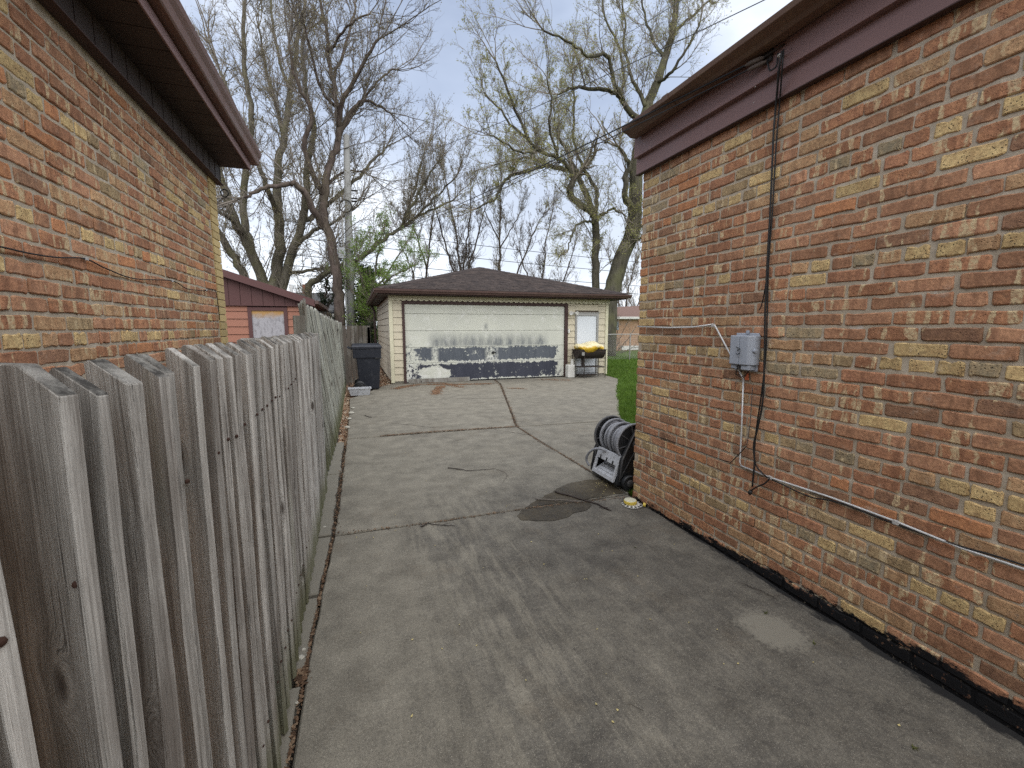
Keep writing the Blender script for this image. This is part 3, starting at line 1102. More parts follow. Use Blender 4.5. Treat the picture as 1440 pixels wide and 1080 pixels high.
def lay(y0, y1, zs, z1, hdr_rows, edge_at_y1=True, seed=1):
    """list of (y, z, mesh, weights, len) for a wall in common bond; courses start from the corner y1"""
    r = random.Random(seed)
    out = []
    row = zs
    i = 0
    while row < z1 - 0.03:
        hdr = i in hdr_rows
        mod = 0.109 if hdr else 0.2165
        y_ = y1 - (0.0 if (i % 2 == 0) else mod / 2)
        if not hdr and i % 2:
            out.append((y1 - 0.052, row, r.choice(HDR), 'h2', 0.1))
        if hdr and i % 2:
            pass
        while y_ > y0:
            c = y_ - mod / 2
            if not hdr and r.random() < 0.06:
                # a cut pair
                out.append((c + mod / 4, row, r.choice(HDR), 's', 0.1))
                out.append((c - mod / 4, row, r.choice(HDR), 's', 0.1))
            else:
                out.append((c, row, r.choice(HDR if hdr else STR), 'h' if hdr else 's', mod))
            y_ -= mod
        row += CRS
        i += 1
    return out, r


def build_bricks(house, X, flip, bricks, r, weight_fn, W_STR=W_STR, W_HDR=W_HDR):
    """the largest in view as parts, the others joined as stuff"""
    s = -1 if flip else 1
    scored = []
    for y_, z_, me, kd, ln in bricks:
        P = np.array((X, y_, z_))
        d = P - EYE
        dep = d @ CF
        px = 720 + F * (d @ CR) / max(dep, 0.05)
        py = 540 - F * (d @ CU) / max(dep, 0.05)
        vis = dep > 0.15 and -30 < px < 1470 and -30 < py < 1110 and weight_fn(px, py, P)
        area = (abs(X) / np.linalg.norm(d)) / (np.linalg.norm(d) ** 2) if vis else -1
        scored.append((area, y_, z_, me, kd))
    scored.sort(key=lambda t: -t[0])
    base = gloc(house)
    V, Fq, MI = [], [], []
    nv = 0
    for k, (area, y_, z_, me, kd) in enumerate(scored):
        w = W_HDR if kd.startswith('h') else W_STR
        mi = r.choices(range(len(BRK)), w)[0]
        # buff headers come in runs
        proud = r.uniform(-0.003, 0.0035)
        tilt = r.gauss(0, 0.006)
        yy = y_ + r.gauss(0, 0.0025)
        zz = z_ + r.gauss(0, 0.0012)
        if k < 300 and area > 0:
            o = bpy.data.objects.new('brick', me)
            COL.objects.link(o)
            o.parent = house
            o.location = (X + s * proud - base[0], yy - base[1], zz - base[2])
            o.rotation_euler = (tilt, 0, math.pi if flip else 0)
            o.material_slots[0].link = 'OBJECT'
            o.material_slots[0].material = BRK[mi]
        else:
            c, sn = math.cos(tilt), math.sin(tilt)
            vv = np.array([v.co[:] for v in me.vertices])
            y2 = vv[:, 1] * c - vv[:, 2] * sn
            z2 = vv[:, 1] * sn + vv[:, 2] * c
            vx = vv[:, 0] * s
            if flip:
                y2 = -y2
            V.append(np.stack([X + s * proud + vx, yy + y2, zz + z2], 1) - base)
            for pl in me.polygons:
                Fq.append([i + nv for i in pl.vertices])
                MI.append(mi)
            nv += len(vv)
    if V:
        V = np.concatenate(V)
        me = bpy.data.meshes.new('brickwork')
        me.from_pydata(V.tolist(), [], Fq)
        for b in BRK:
            me.materials.append(b)
        me.polygons.foreach_set('material_index', MI)
        me.update()
        o = bpy.data.objects.new('brickwork', me)
        COL.objects.link(o)
        o.parent = house
        tag(o, kind='stuff')


def gutter_part(house, prof, y0, y1, mat, thick=0.0):
    """open K-style trough swept along y from its outline (x,z)"""
    return part('gutter', MB().prism(prof, 'y', y0, y1), mat, house, bevel=0.004)


# ---- right house
XR, YR = 2.34, 3.305
right_house = thing('brick_house', (6.3, -1.5, 0), 'mottled red brick house on the right with maroon fascia and black tarred foot', 'house')
part('wall', MB().box((XR + 0.0065, -7, -0.1), (10.5, YR - 0.006, 2.84)), MORTAR, right_house)
bl, r_ = lay(-1.2, YR, 0.035, 2.82, {5, 12, 19, 26, 33}, seed=5)
build_bricks(right_house, XR, False, bl, r_, lambda px, py, P: True)
# return wall (faces the back garden), joined
rv = MB()
R2 = random.Random(4)
mi2 = []
for i in range(39):
    z_ = 0.035 + i * CRS
    x_ = XR + (0.1 if i % 2 else 0.0)
    while x_ < 10.4:
        ln = 0.2035
        pr = R2.uniform(-0.002, 0.003)
        rv.box((x_ + 0.002, YR - 0.02, z_ - 0.029), (min(x_ + ln, 10.5), YR + 0.0 + pr, z_ + 0.029))
        mi2.append(R2.choices(range(len(BRK)), W_STR)[0])
        x_ += 0.2165
me = rv.mesh('brickwork', None, gloc(right_house))
for b in BRK:
    me.materials.append(b)
me.polygons.foreach_set('material_index', np.repeat(mi2, 6).tolist())
o = bpy.data.objects.new('brickwork', me)
COL.objects.link(o)
o.parent = right_house
tag(o, kind='stuff')

part('fascia_board', MB().box((2.300, -7, 2.822), (2.336, YR + 0.045, 2.945)), PURPLE_AL, right_house, bevel=0.003)
part('fascia_board', MB().box((2.262, -7, 2.942), (2.336, YR + 0.03, 3.098)), PURPLE_AL, right_house, bevel=0.003)
part('fascia_cap', MB().box((2.294, -7, 2.816), (2.336, YR + 0.05, 2.8205)), DK_BROWN, right_house)
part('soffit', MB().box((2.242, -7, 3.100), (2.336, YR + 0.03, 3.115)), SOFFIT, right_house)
gutter_part(right_house, [(2.242, 3.075), (2.180, 3.075), (2.160, 3.092), (2.108, 3.112), (2.100, 3.142), (2.106, 3.142), (2.114, 3.118), (2.164, 3.098), (2.183, 3.082), (2.236, 3.082), (2.236, 3.15), (2.242, 3.15)], -7, YR - 0.03, GUTTER_OX)
part('gutter_end', MB().prism([(2.242, 3.074), (2.179, 3.074), (2.159, 3.091), (2.106, 3.111), (2.098, 3.144), (2.242, 3.152)], 'y', YR - 0.030, YR - 0.026), GUTTER_OX, right_house)
for y_ in (2.75, 1.1, -0.6):
    part('gutter_joint', MB().prism([(2.200, 3.0725), (2.179, 3.0725), (2.158, 3.090), (2.105, 3.110), (2.097, 3.144), (2.1035, 3.144), (2.110, 3.1135), (2.161, 3.0945), (2.181, 3.0755), (2.200, 3.0755)], 'y', y_ - 0.03, y_ + 0.03), GUTTER_OX, right_house)
for y_ in (2.55, 0.55):
    part('fascia_lap', MB().box((2.2990, y_, 2.823), (2.2998, y_ + 0.05, 2.941)), PURPLE_AL, right_house)
for a_, b_ in ((1062, 122), (1060, 144)):
    q = onX(a_, b_, 2.262 if b_ < 130 else 2.300)
    part('rivet', MB().lathe([(0.003, 0), (0.0028, 0.001), (0.001, 0.002)], (q[0] - 0.0003, q[1], q[2]), (-1, 0, 0), 8), WHITE_OLD, right_house)
for k_ in range(9):
    part('rivet', MB().lathe([(0.0026, 0), (0.0024, 0.001), (0.001, 0.0018)], (2.2617, 3.15 - k_ * 0.41, 3.02), (-1, 0, 0), 8), DK_BROWN, right_house)
rm = MB()
# low hip roof
rx0, rx1, ry0, ry1, rz = 2.16, 10.8, -7.2, YR + 0.0, 3.155
rm.add([(rx0, ry0, rz), (rx1, ry0, rz), (rx1, ry1, rz), (rx0, ry1, rz), (6.45, -3.2, 4.55), (6.45, -0.9, 4.55), (rx0, ry0, rz + 0.02), (rx1, ry0, rz + 0.02), (rx1, ry1, rz + 0.02), (rx0, ry1, rz + 0.02)],
       [(0, 3, 2, 1), (0, 1, 7, 6), (1, 2, 8, 7), (2, 3, 9, 8), (3, 0, 6, 9), (6, 7, 4), (7, 8, 5, 4), (8, 9, 5), (9, 6, 4, 5)])
part('roof', rm, SHINGLE, right_house)

# ---- left house
XL, YL = -1.20, 5.15
left_house = thing('brick_house', (-5.5, -1, 0), 'streaky orange and buff brick house on the left with wide dark brown eaves', 'house')
part('wall', MB().box((-9.5, -7, -0.1), (XL - 0.0065, YL - 0.006, 2.96)), MORTAR, left_house)
bl, r_ = lay(-1.0, YL - 0.24, 0.019, 2.93, {0, 7, 14, 21, 28, 35}, seed=9)
build_bricks(left_house, XL, True, bl, r_, lambda px, py, P: P[2] > 1.36,
             [12, 13, 6, 18, 34, 20, 3, 3, 3, 0.5], [6, 4, 7, 8, 9, 16, 1, 34, 10, 2])
# yellow facing brick returning round the corner
yb = MB()
for i in range(42):
    z_ = 0.019 + i * CRS
    ln = 0.20 if i % 2 else 0.21
    mb = MB().box((XL - 0.02, YL - 0.222, z_ - 0.031), (XL + 0.004 + random.uniform(-0.001, 0.002), YL + 0.002, z_ + 0.031))
    part('brick', mb, YBRICK, left_house, label=None)
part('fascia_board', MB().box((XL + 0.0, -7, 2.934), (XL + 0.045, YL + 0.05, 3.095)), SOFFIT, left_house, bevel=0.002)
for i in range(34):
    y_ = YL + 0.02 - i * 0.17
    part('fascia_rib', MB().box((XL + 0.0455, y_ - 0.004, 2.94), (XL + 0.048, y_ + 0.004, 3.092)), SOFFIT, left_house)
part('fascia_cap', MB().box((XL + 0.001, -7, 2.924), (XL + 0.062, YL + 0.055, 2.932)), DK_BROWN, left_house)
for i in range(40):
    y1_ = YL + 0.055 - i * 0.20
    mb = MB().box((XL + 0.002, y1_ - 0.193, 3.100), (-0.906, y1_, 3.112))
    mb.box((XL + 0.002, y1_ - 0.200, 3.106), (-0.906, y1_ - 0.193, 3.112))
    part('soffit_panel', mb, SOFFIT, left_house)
part('soffit_trim', MB().box((-0.905, -7, 3.088), (-0.893, YL + 0.06, 3.155)), PURPLE_AL, left_house, bevel=0.003, label='brown soffit edge trim')
part('gutter_board', MB().box((-0.975, -7, 3.162), (-0.955, YL + 0.06, 3.30)), DK_BROWN, left_house)
gutter_part(left_house, [(-0.952, 3.165), (-0.842, 3.165), (-0.834, 3.175), (-0.825, 3.22), (-0.806, 3.25), (-0.797, 3.28), (-0.804, 3.28), (-0.814, 3.254), (-0.832, 3.224), (-0.845, 3.172), (-0.946, 3.172), (-0.946, 3.28), (-0.952, 3.28)], -7, YL + 0.12, GUTTER)
part('gutter_end', MB().prism([(-0.953, 3.164), (-0.841, 3.164), (-0.833, 3.175), (-0.824, 3.22), (-0.805, 3.25), (-0.796, 3.282), (-0.953, 3.281)], 'y', YL + 0.120, YL + 0.124), GUTTER, left_house)
rm = MB()
rx0, rx1, ry0, ry1, rz = -9.9, -0.86, -7.2, YL + 0.15, 3.285
rm.add([(rx0, ry0, rz), (rx1, ry0, rz), (rx1, ry1, rz), (rx0, ry1, rz), (-5.4, -2.6, 4.75), (-5.4, 0.7, 4.75), (rx0, ry0, rz + 0.02), (rx1, ry0, rz + 0.02), (rx1, ry1, rz + 0.02), (rx0, ry1, rz + 0.02)],
       [(0, 3, 2, 1), (0, 1, 7, 6), (1, 2, 8, 7), (2, 3, 9, 8), (3, 0, 6, 9), (6, 7, 4), (7, 8, 5, 4), (8, 9, 5), (9, 6, 4, 5)])
part('roof', rm, SHINGLE, left_house)


# ================================================================== picket fence (louvred boards)
fence = thing('picket_fence', (-0.33, 2.5, 0), 'weathered grey picket fence of angled dog-eared boards along the driveway', 'fence')
PHI = rad(-33)
e_dir = np.array((math.cos(PHI), math.sin(PHI)))       # board edge faces the drive
back = np.array((-math.cos(PHI), -math.sin(PHI)))       # board runs away from it


def picket(y, top, W, T, phi, xf=-0.31, lean=0.0, zb=0.015, ear=0.045, dx=0.0):
    """front edge corner (far side) at (xf, y)"""
    ed = np.array((math.cos(phi), math.sin(phi)))
    nb = np.array((-math.sin(phi), math.cos(phi)))      # towards the far face
    o = np.array((xf, y))
    # outline in board plane: s = distance back from the front edge, z
    run = ear * 1.75
    out = [(0, zb), (0, top - ear), (ear * 0.95, top), (W - 0.02, top + random.uniform(-0.002, 0.002)), (W, top - 0.02), (W, zb)]
    vs = []
    bow = random.gauss(0, 0.003)
    rings = [zb, 0.35, 0.7, 1.0, 1.25, top - ear]
    wob = [random.uniform(1.0, 1.6), random.uniform(0.9, 1.6), random.uniform(0.85, 1.5), random.uniform(0.85, 1.35), random.uniform(0.9, 1.2), 1.0]
    zw = rings
    ff = [random.gauss(0, 0.0022) for _ in rings]
    prof = [(0.0, z) for z in rings] + [(run, top), (W - 0.006, top), (W, top - 0.005)] + [(W, z) for z in rings[:-1][::-1]]
    n = len(prof)
    for side in (0, 1):
        for s_, z in prof:
            Tz = T * (float(np.interp(z, zw, wob)) if s_ < 0.03 else 1.0)
            q = o - ed * (s_ + (float(np.interp(z, zw, ff)) if s_ < 0.001 else 0.0)) - nb * Tz * (1 - side)
            b = bow * math.sin(math.pi * min(max((z - zb) / (top - zb), 0), 1))
            lx = lean * z / top
            vs.append((q[0] + lx + b + dx, q[1] + b * 0.6, z))
    fs = [tuple(range(n)), tuple(range(2 * n - 1, n - 1, -1))]
    fs += [((i + 1) % n, i, n + i, n + (i + 1) % n) for i in range(n)]
    return MB().add(vs, fs)


NAIL = MB().lathe([(0.0005, 0.0), (0.0048, 0.0), (0.0046, 0.0022), (0.0014, 0.0034)], (0, 0, 0), (1, 0, 0), 8).mesh('nail', RUST)
ys = [0.155, 0.24, 0.33, 0.415, 0.51, 0.625, 0.71, 0.795, 0.90, 0.98, 1.075, 1.185]
while ys[-1] < 4.32:
    ys.append(ys[-1] + random.uniform(0.085, 0.102))
RF = random.Random(3)
for k, y in enumerate(ys):
    W = 0.074 + RF.uniform(-0.003, 0.003)
    T = 0.0165 + RF.uniform(-0.002, 0.0035)
    if k <= 5:
        W = 0.155
    if k == 7:
        T += 0.005
    phi = PHI + RF.gauss(0, 0.05)
    top = 1.507 + RF.gauss(0, 0.003)
    mb = picket(y, top, W, T, phi, xf=-0.31 + RF.gauss(0, 0.003), lean=RF.gauss(0.0, 0.004), zb=0.02 + RF.uniform(-0.01, 0.02), ear=0.034 + RF.gauss(0, 0.002))
    pk = part('picket', mb, WOOD, fence, bevel=0.0022)
    if 2 <= k < 30:
        for zz in (1.265, 0.30):
            nb = np.array((-math.sin(phi), math.cos(phi)))
            ed = np.array((math.cos(phi), math.sin(phi)))
            q = np.array((-0.31, y)) - nb * T * RF.uniform(0.35, 0.6) + ed * 0.0005
            o = bpy.data.objects.new('nail', NAIL)
            COL.objects.link(o)
            o.parent = pk
            l = np.array((q[0], q[1], zz + RF.uniform(-0.012, 0.01))) - gloc(pk)
            o.location = l
            o.rotation_euler = (0, 0, phi)
for zz in (0.28, 1.24):
    part('rail', MB().box((-0.435, 0.73, zz - 0.045), (-0.397, 4.4, zz + 0.045)), WOOD, fence, bevel=0.003)
for y in (-0.1, 2.22):
    part('post', MB().box((-0.53, y - 0.045, 0.0), (-0.437, y + 0.045, 1.30)), WOOD, fence, bevel=0.004)
# taller post standing up behind the boards, with its weathered flat top
p0 = onX(367, 470, -0.47)
part('post', MB().box((-0.465, 2.19, 0.9), (-0.335, 2.25, 1.505)), WOOD, fence, bevel=0.004, label='wide flat-topped post rising above the pickets')
part('post', MB().box((-0.40, 4.36, 0.0), (-0.31, 4.45, 1.50)), WOOD, fence, bevel=0.004)

# ---- second, taller fence run leaning away from the drive
tall = thing('board_fence', (-0.4, 8.5, 0), 'tall leaning grey board fence running on to the wheeled bin', 'fence')
RT = random.Random(8)
y = 4.52
k = 0
while y < 12.6:
    t = (y - 4.5) / 8.1
    w = RT.uniform(0.085, 0.10)
    xb = float(np.interp(y, [4.5, 6, 8, 12.6], [-0.335, -0.285, -0.262, -0.265]))
    lean = float(np.interp(y, [4.5, 5.2, 8, 11, 12.6], [-0.07, -0.20, -0.26, -0.16, -0.04])) + RT.gauss(0, 0.012)
    top = float(np.interp(y, [4.5, 5.0, 7.5, 10, 12.6], [1.80, 1.80, 1.79, 1.74, 1.66])) + RT.gauss(0, 0.012)
    if k in (1, 2):
        top -= 0.02
    T = 0.018
    off = 0.0 if k % 2 else -0.009
    tw = RT.gauss(0, 0.05)
    rot = Matrix.Translation((xb + off, y, 0)) @ Matrix.Rotation(tw + 0.12, 4, 'Z')
    sh = -lean
    vs = []
    prof = [(0, 0.0), (w, 0.0), (w, top - 0.03), (w - 0.03, top), (0.03, top), (0, top - 0.03)]
    for xx in (0.0, -T):
        for s_, z in prof:
            q = rot @ Vector((xx, s_, z))
            vs.append((q.x + lean * z / top, q.y, z + 0.02))
    n = 6
    mb = MB().add(vs, [tuple(range(n)), tuple(range(2 * n - 1, n - 1, -1))] + [((i + 1) % n, i, n + i, n + (i + 1) % n) for i in range(n)])
    if not (k == 2):
        part('board', mb, WOOD_FAR, tall, bevel=0.002)
    else:
        part('board', mb, WOOD_FAR, tall, bevel=0.002)
    y += w + RT.uniform(0.004, 0.012)
    k += 1
for z0_, z1_ in ((0.35, 0.43), (1.45, 1.53)):
    def XB(y, z):
        xb = float(np.interp(y, [4.5, 6, 8, 12.6], [-0.335, -0.285, -0.262, -0.265]))
        ln = float(np.interp(y, [4.5, 5.2, 8, 11, 12.6], [-0.07, -0.20, -0.26, -0.16, -0.04]))
        return xb + ln * z / 1.78 - 0.05
    yy = [4.5, 5.2, 6, 7, 8, 9, 10, 11, 12.6]
    for a, b in zip(yy[:-1], yy[1:]):
        xa, xb_ = XB(a, z0_), XB(b, z0_)
        part('rail', MB().add([(xa, a, z0_), (xa - 0.04, a, z0_), (xb_ - 0.04, b, z0_), (xb_, b, z0_), (xa, a, z1_), (xa - 0.04, a, z1_), (xb_ - 0.04, b, z1_), (xb_, b, z1_)],
                              [(0, 1, 2, 3), (4, 7, 6, 5), (0, 4, 5, 1), (1, 5, 6, 2), (2, 6, 7, 3), (3, 7, 4, 0)]), WOOD_DK, tall)
part('post', MB().box((-0.52, 4.47, 0), (-0.42, 4.57, 1.66)), WOOD_FAR, tall, bevel=0.004)
part('post', MB().box((-0.60, 8.4, 0), (-0.51, 8.5, 1.6)), WOOD_DK, tall)
part('post', MB().box((-0.42, 12.5, 0), (-0.33, 12.6, 1.62)), WOOD_DK, tall)

# ---- short dark fence across the gap
cross = thing('board_fence', (0.1, 13.3, 0), 'short dark brown board fence closing the gap behind the wheeled bin', 'fence')
x = -0.42
while x < 0.33:
    part('board', MB().box((x, 13.25, 0), (x + 0.098, 13.272, 1.60 + random.gauss(0, 0.006))), WOOD_DK, cross, bevel=0.002)
    x += 0.107
part('rail', MB().box((-0.42, 13.273, 1.25), (0.36, 13.31, 1.34)), WOOD_DK, cross)
part('rail', MB().box((-0.42, 13.273, 0.35), (0.36, 13.31, 0.44)), WOOD_DK, cross)
part('post', MB().box((0.345, 13.25, 0), (0.42, 13.33, 1.56)), WOOD_DK, cross)


# ================================================================== our garage
GX0, GX1, GY0, GY1 = 0.93, 7.68, 12.53, 19.2
SIDE_BACK = worn('siding_underlay', (0.16, 0.13, 0.095), 0.8, 0.2)
garage = thing('garage', ((GX0 + GX1) / 2, 15.8, 0), 'cream detached garage with peeling sectional door and brown hip roof', 'garage')
part('wall', MB().box((GX0 + 0.03, GY0 + 0.03, -0.05), (1.28, GY1, 2.44)).box((1.28, GY0 + 0.4, -0.05), (6.2, GY1, 2.44)).box((6.2, GY0 + 0.03, -0.05), (GX1 - 0.03, GY1, 2.44)).box((1.28, GY0 + 0.03, 2.21), (6.2, GY0 + 0.4, 2.44)), SIDE_BACK, garage)
SC = 0.195


def siding(x0, x1, z0, z1, Y, mat, off=0.0):
    z = z0
    while z < z1 - 0.02:
        zt = min(z + SC, z1)
        vs = [(x0, Y - 0.022, z + 0.010), (x1, Y - 0.022, z + 0.010), (x1, Y - 0.004, zt), (x0, Y - 0.004, zt), (x0, Y + 0.028, z + 0.010), (x1, Y + 0.028, z + 0.010), (x1, Y + 0.028, zt), (x0, Y + 0.028, zt)]
        mb = MB().add(vs, [(0, 1, 2, 3), (5, 4, 7, 6), (4, 5, 1, 0), (3, 2, 6, 7), (4, 0, 3, 7), (1, 5, 6, 2)])
        part('siding_plank', mb, mat, garage)
        z += SC


siding(GX0 + 0.075, 1.245, 0.06, 2.30, GY0, SIDING)
siding(6.275, 6.525, 0.06, 2.30, GY0, SIDING)
siding(7.36, GX1 - 0.075, 0.06, 2.30, GY0, SIDING)
siding(6.53, 7.355, 2.06, 2.30, GY0, SIDING)
z = 0.06
while z < 2.36:                       # left side wall
    zt = min(z + SC, 2.42)
    vs = [(GX0 - 0.022, GY0 + 0.05, z + 0.010), (GX0 - 0.022, GY1, z + 0.010), (GX0 - 0.004, GY1, zt), (GX0 - 0.004, GY0 + 0.05, zt), (GX0 + 0.028, GY0 + 0.05, z + 0.010), (GX0 + 0.028, GY1, z + 0.010), (GX0 + 0.028, GY1, zt), (GX0 + 0.028, GY0 + 0.05, zt)]
    part('siding_plank', MB().add(vs, [(3, 2, 1, 0), (6, 7, 4, 5), (0, 1, 5, 4), (7, 6, 2, 3), (7, 3, 0, 4), (2, 6, 5, 1)]), SIDING_SHADED, garage)
    vs = [(2 * GX1 - (GX1 - GX0) - vx - 0 + 0, vy, vz) for vx, vy, vz in vs]
    z += SC
part('corner_trim', MB().box((GX0 - 0.03, GY0 - 0.032, 0.03), (GX0 + 0.07, GY0 + 0.045, 2.42)), TRIM_CR, garage, bevel=0.004)
part('corner_trim', MB().box((GX1 - 0.07, GY0 - 0.032, 0.03), (GX1 + 0.03, GY0 + 0.045, 2.42)), TRIM_CR, garage, bevel=0.004)
part('foundation', MB().box((GX0 + 0.01, GY0 - 0.005, -0.08), (1.25, GY0 + 0.03, 0.055)).box((6.26, GY0 - 0.005, -0.08), (6.52, GY0 + 0.03, 0.055)).box((7.36, GY0 - 0.005, -0.08), (GX1 - 0.01, GY0 + 0.03, 0.055)), CONC_PALE, garage)
# door frame
part('door_frame', MB().box((1.245, GY0 - 0.045, 0.0), (1.315, GY0 + 0.1, 2.30)), DK_BROWN, garage, bevel=0.004)
part('door_frame', MB().box((6.165, GY0 - 0.045, 0.0), (6.27, GY0 + 0.1, 2.30)), DK_BROWN, garage, bevel=0.004)
part('door_frame', MB().box((1.315, GY0 - 0.035, 2.19), (6.165, GY0 + 0.1, 2.30)), DK_BROWN, garage, bevel=0.004)

# peeling overhead door: cream paint over navy
m = NM('peeling_door_paint', 0.6, 0.35)
p = m.pos()
x = m.xyz()
n1 = m.noise(m.mapv(p, (2.6, 1, 3.4)), 1.4, 7, 0.72)
n2 = m.noise(m.mapv(p, (9, 1, 5)), 1.6, 6, 0.75)
nv = m.noise(m.mapv(p, (5, 1, 1.1)), 1.0, 8, 0.72)


def band(m, v, a, b, s=0.03):
    return m.math('MULTIPLY', m.rng(v, a - s, a + s), m.rng(v, b - s, b + s, 1, 0))


z, X = x[2], x[0]
# lower two sections worn to navy almost everywhere
lo = m.math('MULTIPLY', band(m, X, 1.52, 5.98, 0.22), band(m, z, 0.06, 0.52, 0.05))
mid = m.math('MULTIPLY', band(m, X, 1.58, 5.98, 0.22), band(m, z, 0.60, 0.985, 0.05))
hi = m.math('MULTIPLY', band(m, X, 2.02, 5.55, 0.12), m.math('MULTIPLY', m.rng(z, 1.0, 1.04), m.rng(z, 1.44, 1.16, 0, 1.15)))
spot = m.math('MULTIPLY', band(m, X, 3.58, 3.68, 0.03), band(m, z, 1.48, 1.66, 0.05))
q = m.math('ADD', m.math('POWER', m.math('DIVIDE', m.math('SUBTRACT', X, 2.10), 0.50), 2.0), m.math('POWER', m.math('DIVIDE', m.math('SUBTRACT', z, 0.24), 0.23), 2.0))
hole = m.rng(m.math('ADD', q, m.math('MULTIPLY_ADD', n1, 3.4, -1.7)), 0.75, 0.95, 1, 0)
hole2 = m.math('MULTIPLY', band(m, X, 3.62, 3.98, 0.05), band(m, z, 0.58, 1.0, 0.03))
gap1 = m.math('MULTIPLY', band(m, X, 2.05, 2.20, 0.05), band(m, z, 0.6, 1.0, 0.03))
a1 = m.math('ADD', m.math('MULTIPLY', m.math('MAXIMUM', lo, mid), 0.52), m.math('MULTIPLY_ADD', n1, 1.5, -0.74))
a1 = m.math('ADD', a1, m.math('MULTIPLY_ADD', n2, 1.2, -0.60))
f1 = m.math('MULTIPLY', m.rng(a1, 0.24, 0.34), m.rng(m.math('MAXIMUM', lo, mid), 0.1, 0.3))
f1 = m.math('MULTIPLY', f1, m.math('SUBTRACT', 1.0, hole))
f1 = m.math('MULTIPLY', f1, m.math('SUBTRACT', 1.0, m.math('MULTIPLY', hole2, m.rng(n2, 0.42, 0.56))))
f1 = m.math('MULTIPLY', f1, m.math('SUBTRACT', 1.0, m.math('MULTIPLY', gap1, m.rng(n2, 0.40, 0.5))))
f2 = m.math('MULTIPLY', m.math('MAXIMUM', hi, spot), m.rng(m.math('ADD', m.math('MULTIPLY', nv, 0.85), m.math('MULTIPLY', n2, 0.25)), 0.36, 0.66))
f2 = m.math('MULTIPLY', f2, 0.78)
# chips of navy around the left edge
chips = m.math('MULTIPLY', m.math('MULTIPLY', m.rng(X, 1.6, 1.45), m.rng(z, 1.2, 0.9)), m.rng(n2, 0.52, 0.58))
f = m.math('MAXIMUM', m.math('MAXIMUM', f1, f2), chips)
navy = m.mix(m.rng(nv, 0.3, 0.7), (0.060, 0.070, 0.085), (0.120, 0.132, 0.148))
navy = m.mix(m.rng(z, 0.62, 0.50), navy, m.mix(m.rng(nv, 0.3, 0.7), (0.030, 0.033, 0.048), (0.050, 0.053, 0.072)))
cream = m.mix(m.rng(m.noise(p, 1.6, 4), 0.3, 0.7), (0.58, 0.585, 0.50), (0.52, 0.525, 0.455))
cream = m.mix(m.rng(m.math('ADD', n1, m.rng(z, 1.0, 0.2, 0, 0.12)), 0.55, 0.66), cream, (0.66, 0.66, 0.60))
m.col(m.mix(f, cream, navy))
m.bump(m.math('SUBTRACT', 1.0, f), 0.3, 0.004)
DOORP = m.m
zs = [0.03, 0.555, 1.0, 1.46, 1.93, 2.19]
for a, b in zip(zs[:-1], zs[1:]):
    part('door_panel', MB().box((1.318, GY0 + 0.005, a + 0.003), (6.162, GY0 + 0.05, b - 0.004)), DOORP, garage, bevel=0.005)
part('door_handle', MB().box((3.80, GY0 - 0.03, 0.80), (3.92, GY0 + 0.004, 0.835)).box((3.83, GY0 - 0.018, 0.77), (3.86, GY0 + 0.004, 0.86)), BLACK_PL, garage, bevel=0.004)
part('door_seal', MB().box((1.32, GY0 - 0.002, 0.002), (6.16, GY0 + 0.045, 0.030)), BLACK_PL, garage)

# service door
sdoor = part('side_door', MB().box((6.60, GY0 - 0.005, 0.03), (7.29, GY0 + 0.04, 1.90)), WHITE, garage, bevel=0.003, label='plain white service door')
part('frame', MB().box((6.53, GY0 - 0.03, 0.0), (6.597, GY0 + 0.03, 1.99)), ALU, sdoor, bevel=0.003)
part('frame', MB().box((7.293, GY0 - 0.03, 0.0), (7.36, GY0 + 0.03, 1.99)), ALU, sdoor, bevel=0.003)
part('frame', MB().box((6.597, GY0 - 0.03, 1.905), (7.293, GY0 + 0.03, 1.99)), ALU, sdoor, bevel=0.003)
part('handle', MB().lathe([(0.03, 0), (0.032, 0.01), (0.02, 0.03), (0.028, 0.05), (0.01, 0.065)], (6.66, GY0 - 0.005, 0.95), (0, -1, 0), 12), ALU, sdoor)
part('drip_cap', MB().box((6.50, GY0 - 0.05, 1.993), (7.39, GY0 + 0.0, 2.012)), ALU, garage)

# valance with scallops, hung from the eave
sc = MB()
zt = 2.405
pts = [(GX0 - 0.02, zt)]
xx = GX0 - 0.02
bot = []
w = 0.155
while xx < GX1 + 0.05:
    for j in range(6):
        t = j / 6
        bot.append((xx + t * w, 2.305 - 0.035 * math.sin(math.pi * t) ** 0.7))
    xx += w
bot.append((xx, 2.305))
n = len(bot)
top = [(b[0], zt) for b in bot]
sl = lambda x: -0.004 * (x - GX0)
vs = [(b[0], GY0 - 0.062, b[1]) for b in bot] + [(b[0], GY0 - 0.062, zt) for b in bot] + [(b[0], GY0 - 0.050, b[1]) for b in bot] + [(b[0], GY0 - 0.050, zt) for b in bot]
fs = []
for i in range(n - 1):
    fs += [(i, i + 1, n + i + 1, n + i), (2 * n + i + 1, 2 * n + i, 3 * n + i, 3 * n + i + 1), (2 * n + i, 2 * n + i + 1, i + 1, i), (n + i, n + i + 1, 3 * n + i + 1, 3 * n + i)]
sc.add(vs, fs)
part('valance', sc, TRIM_CR, garage, label='scalloped cream trim board under the eave')

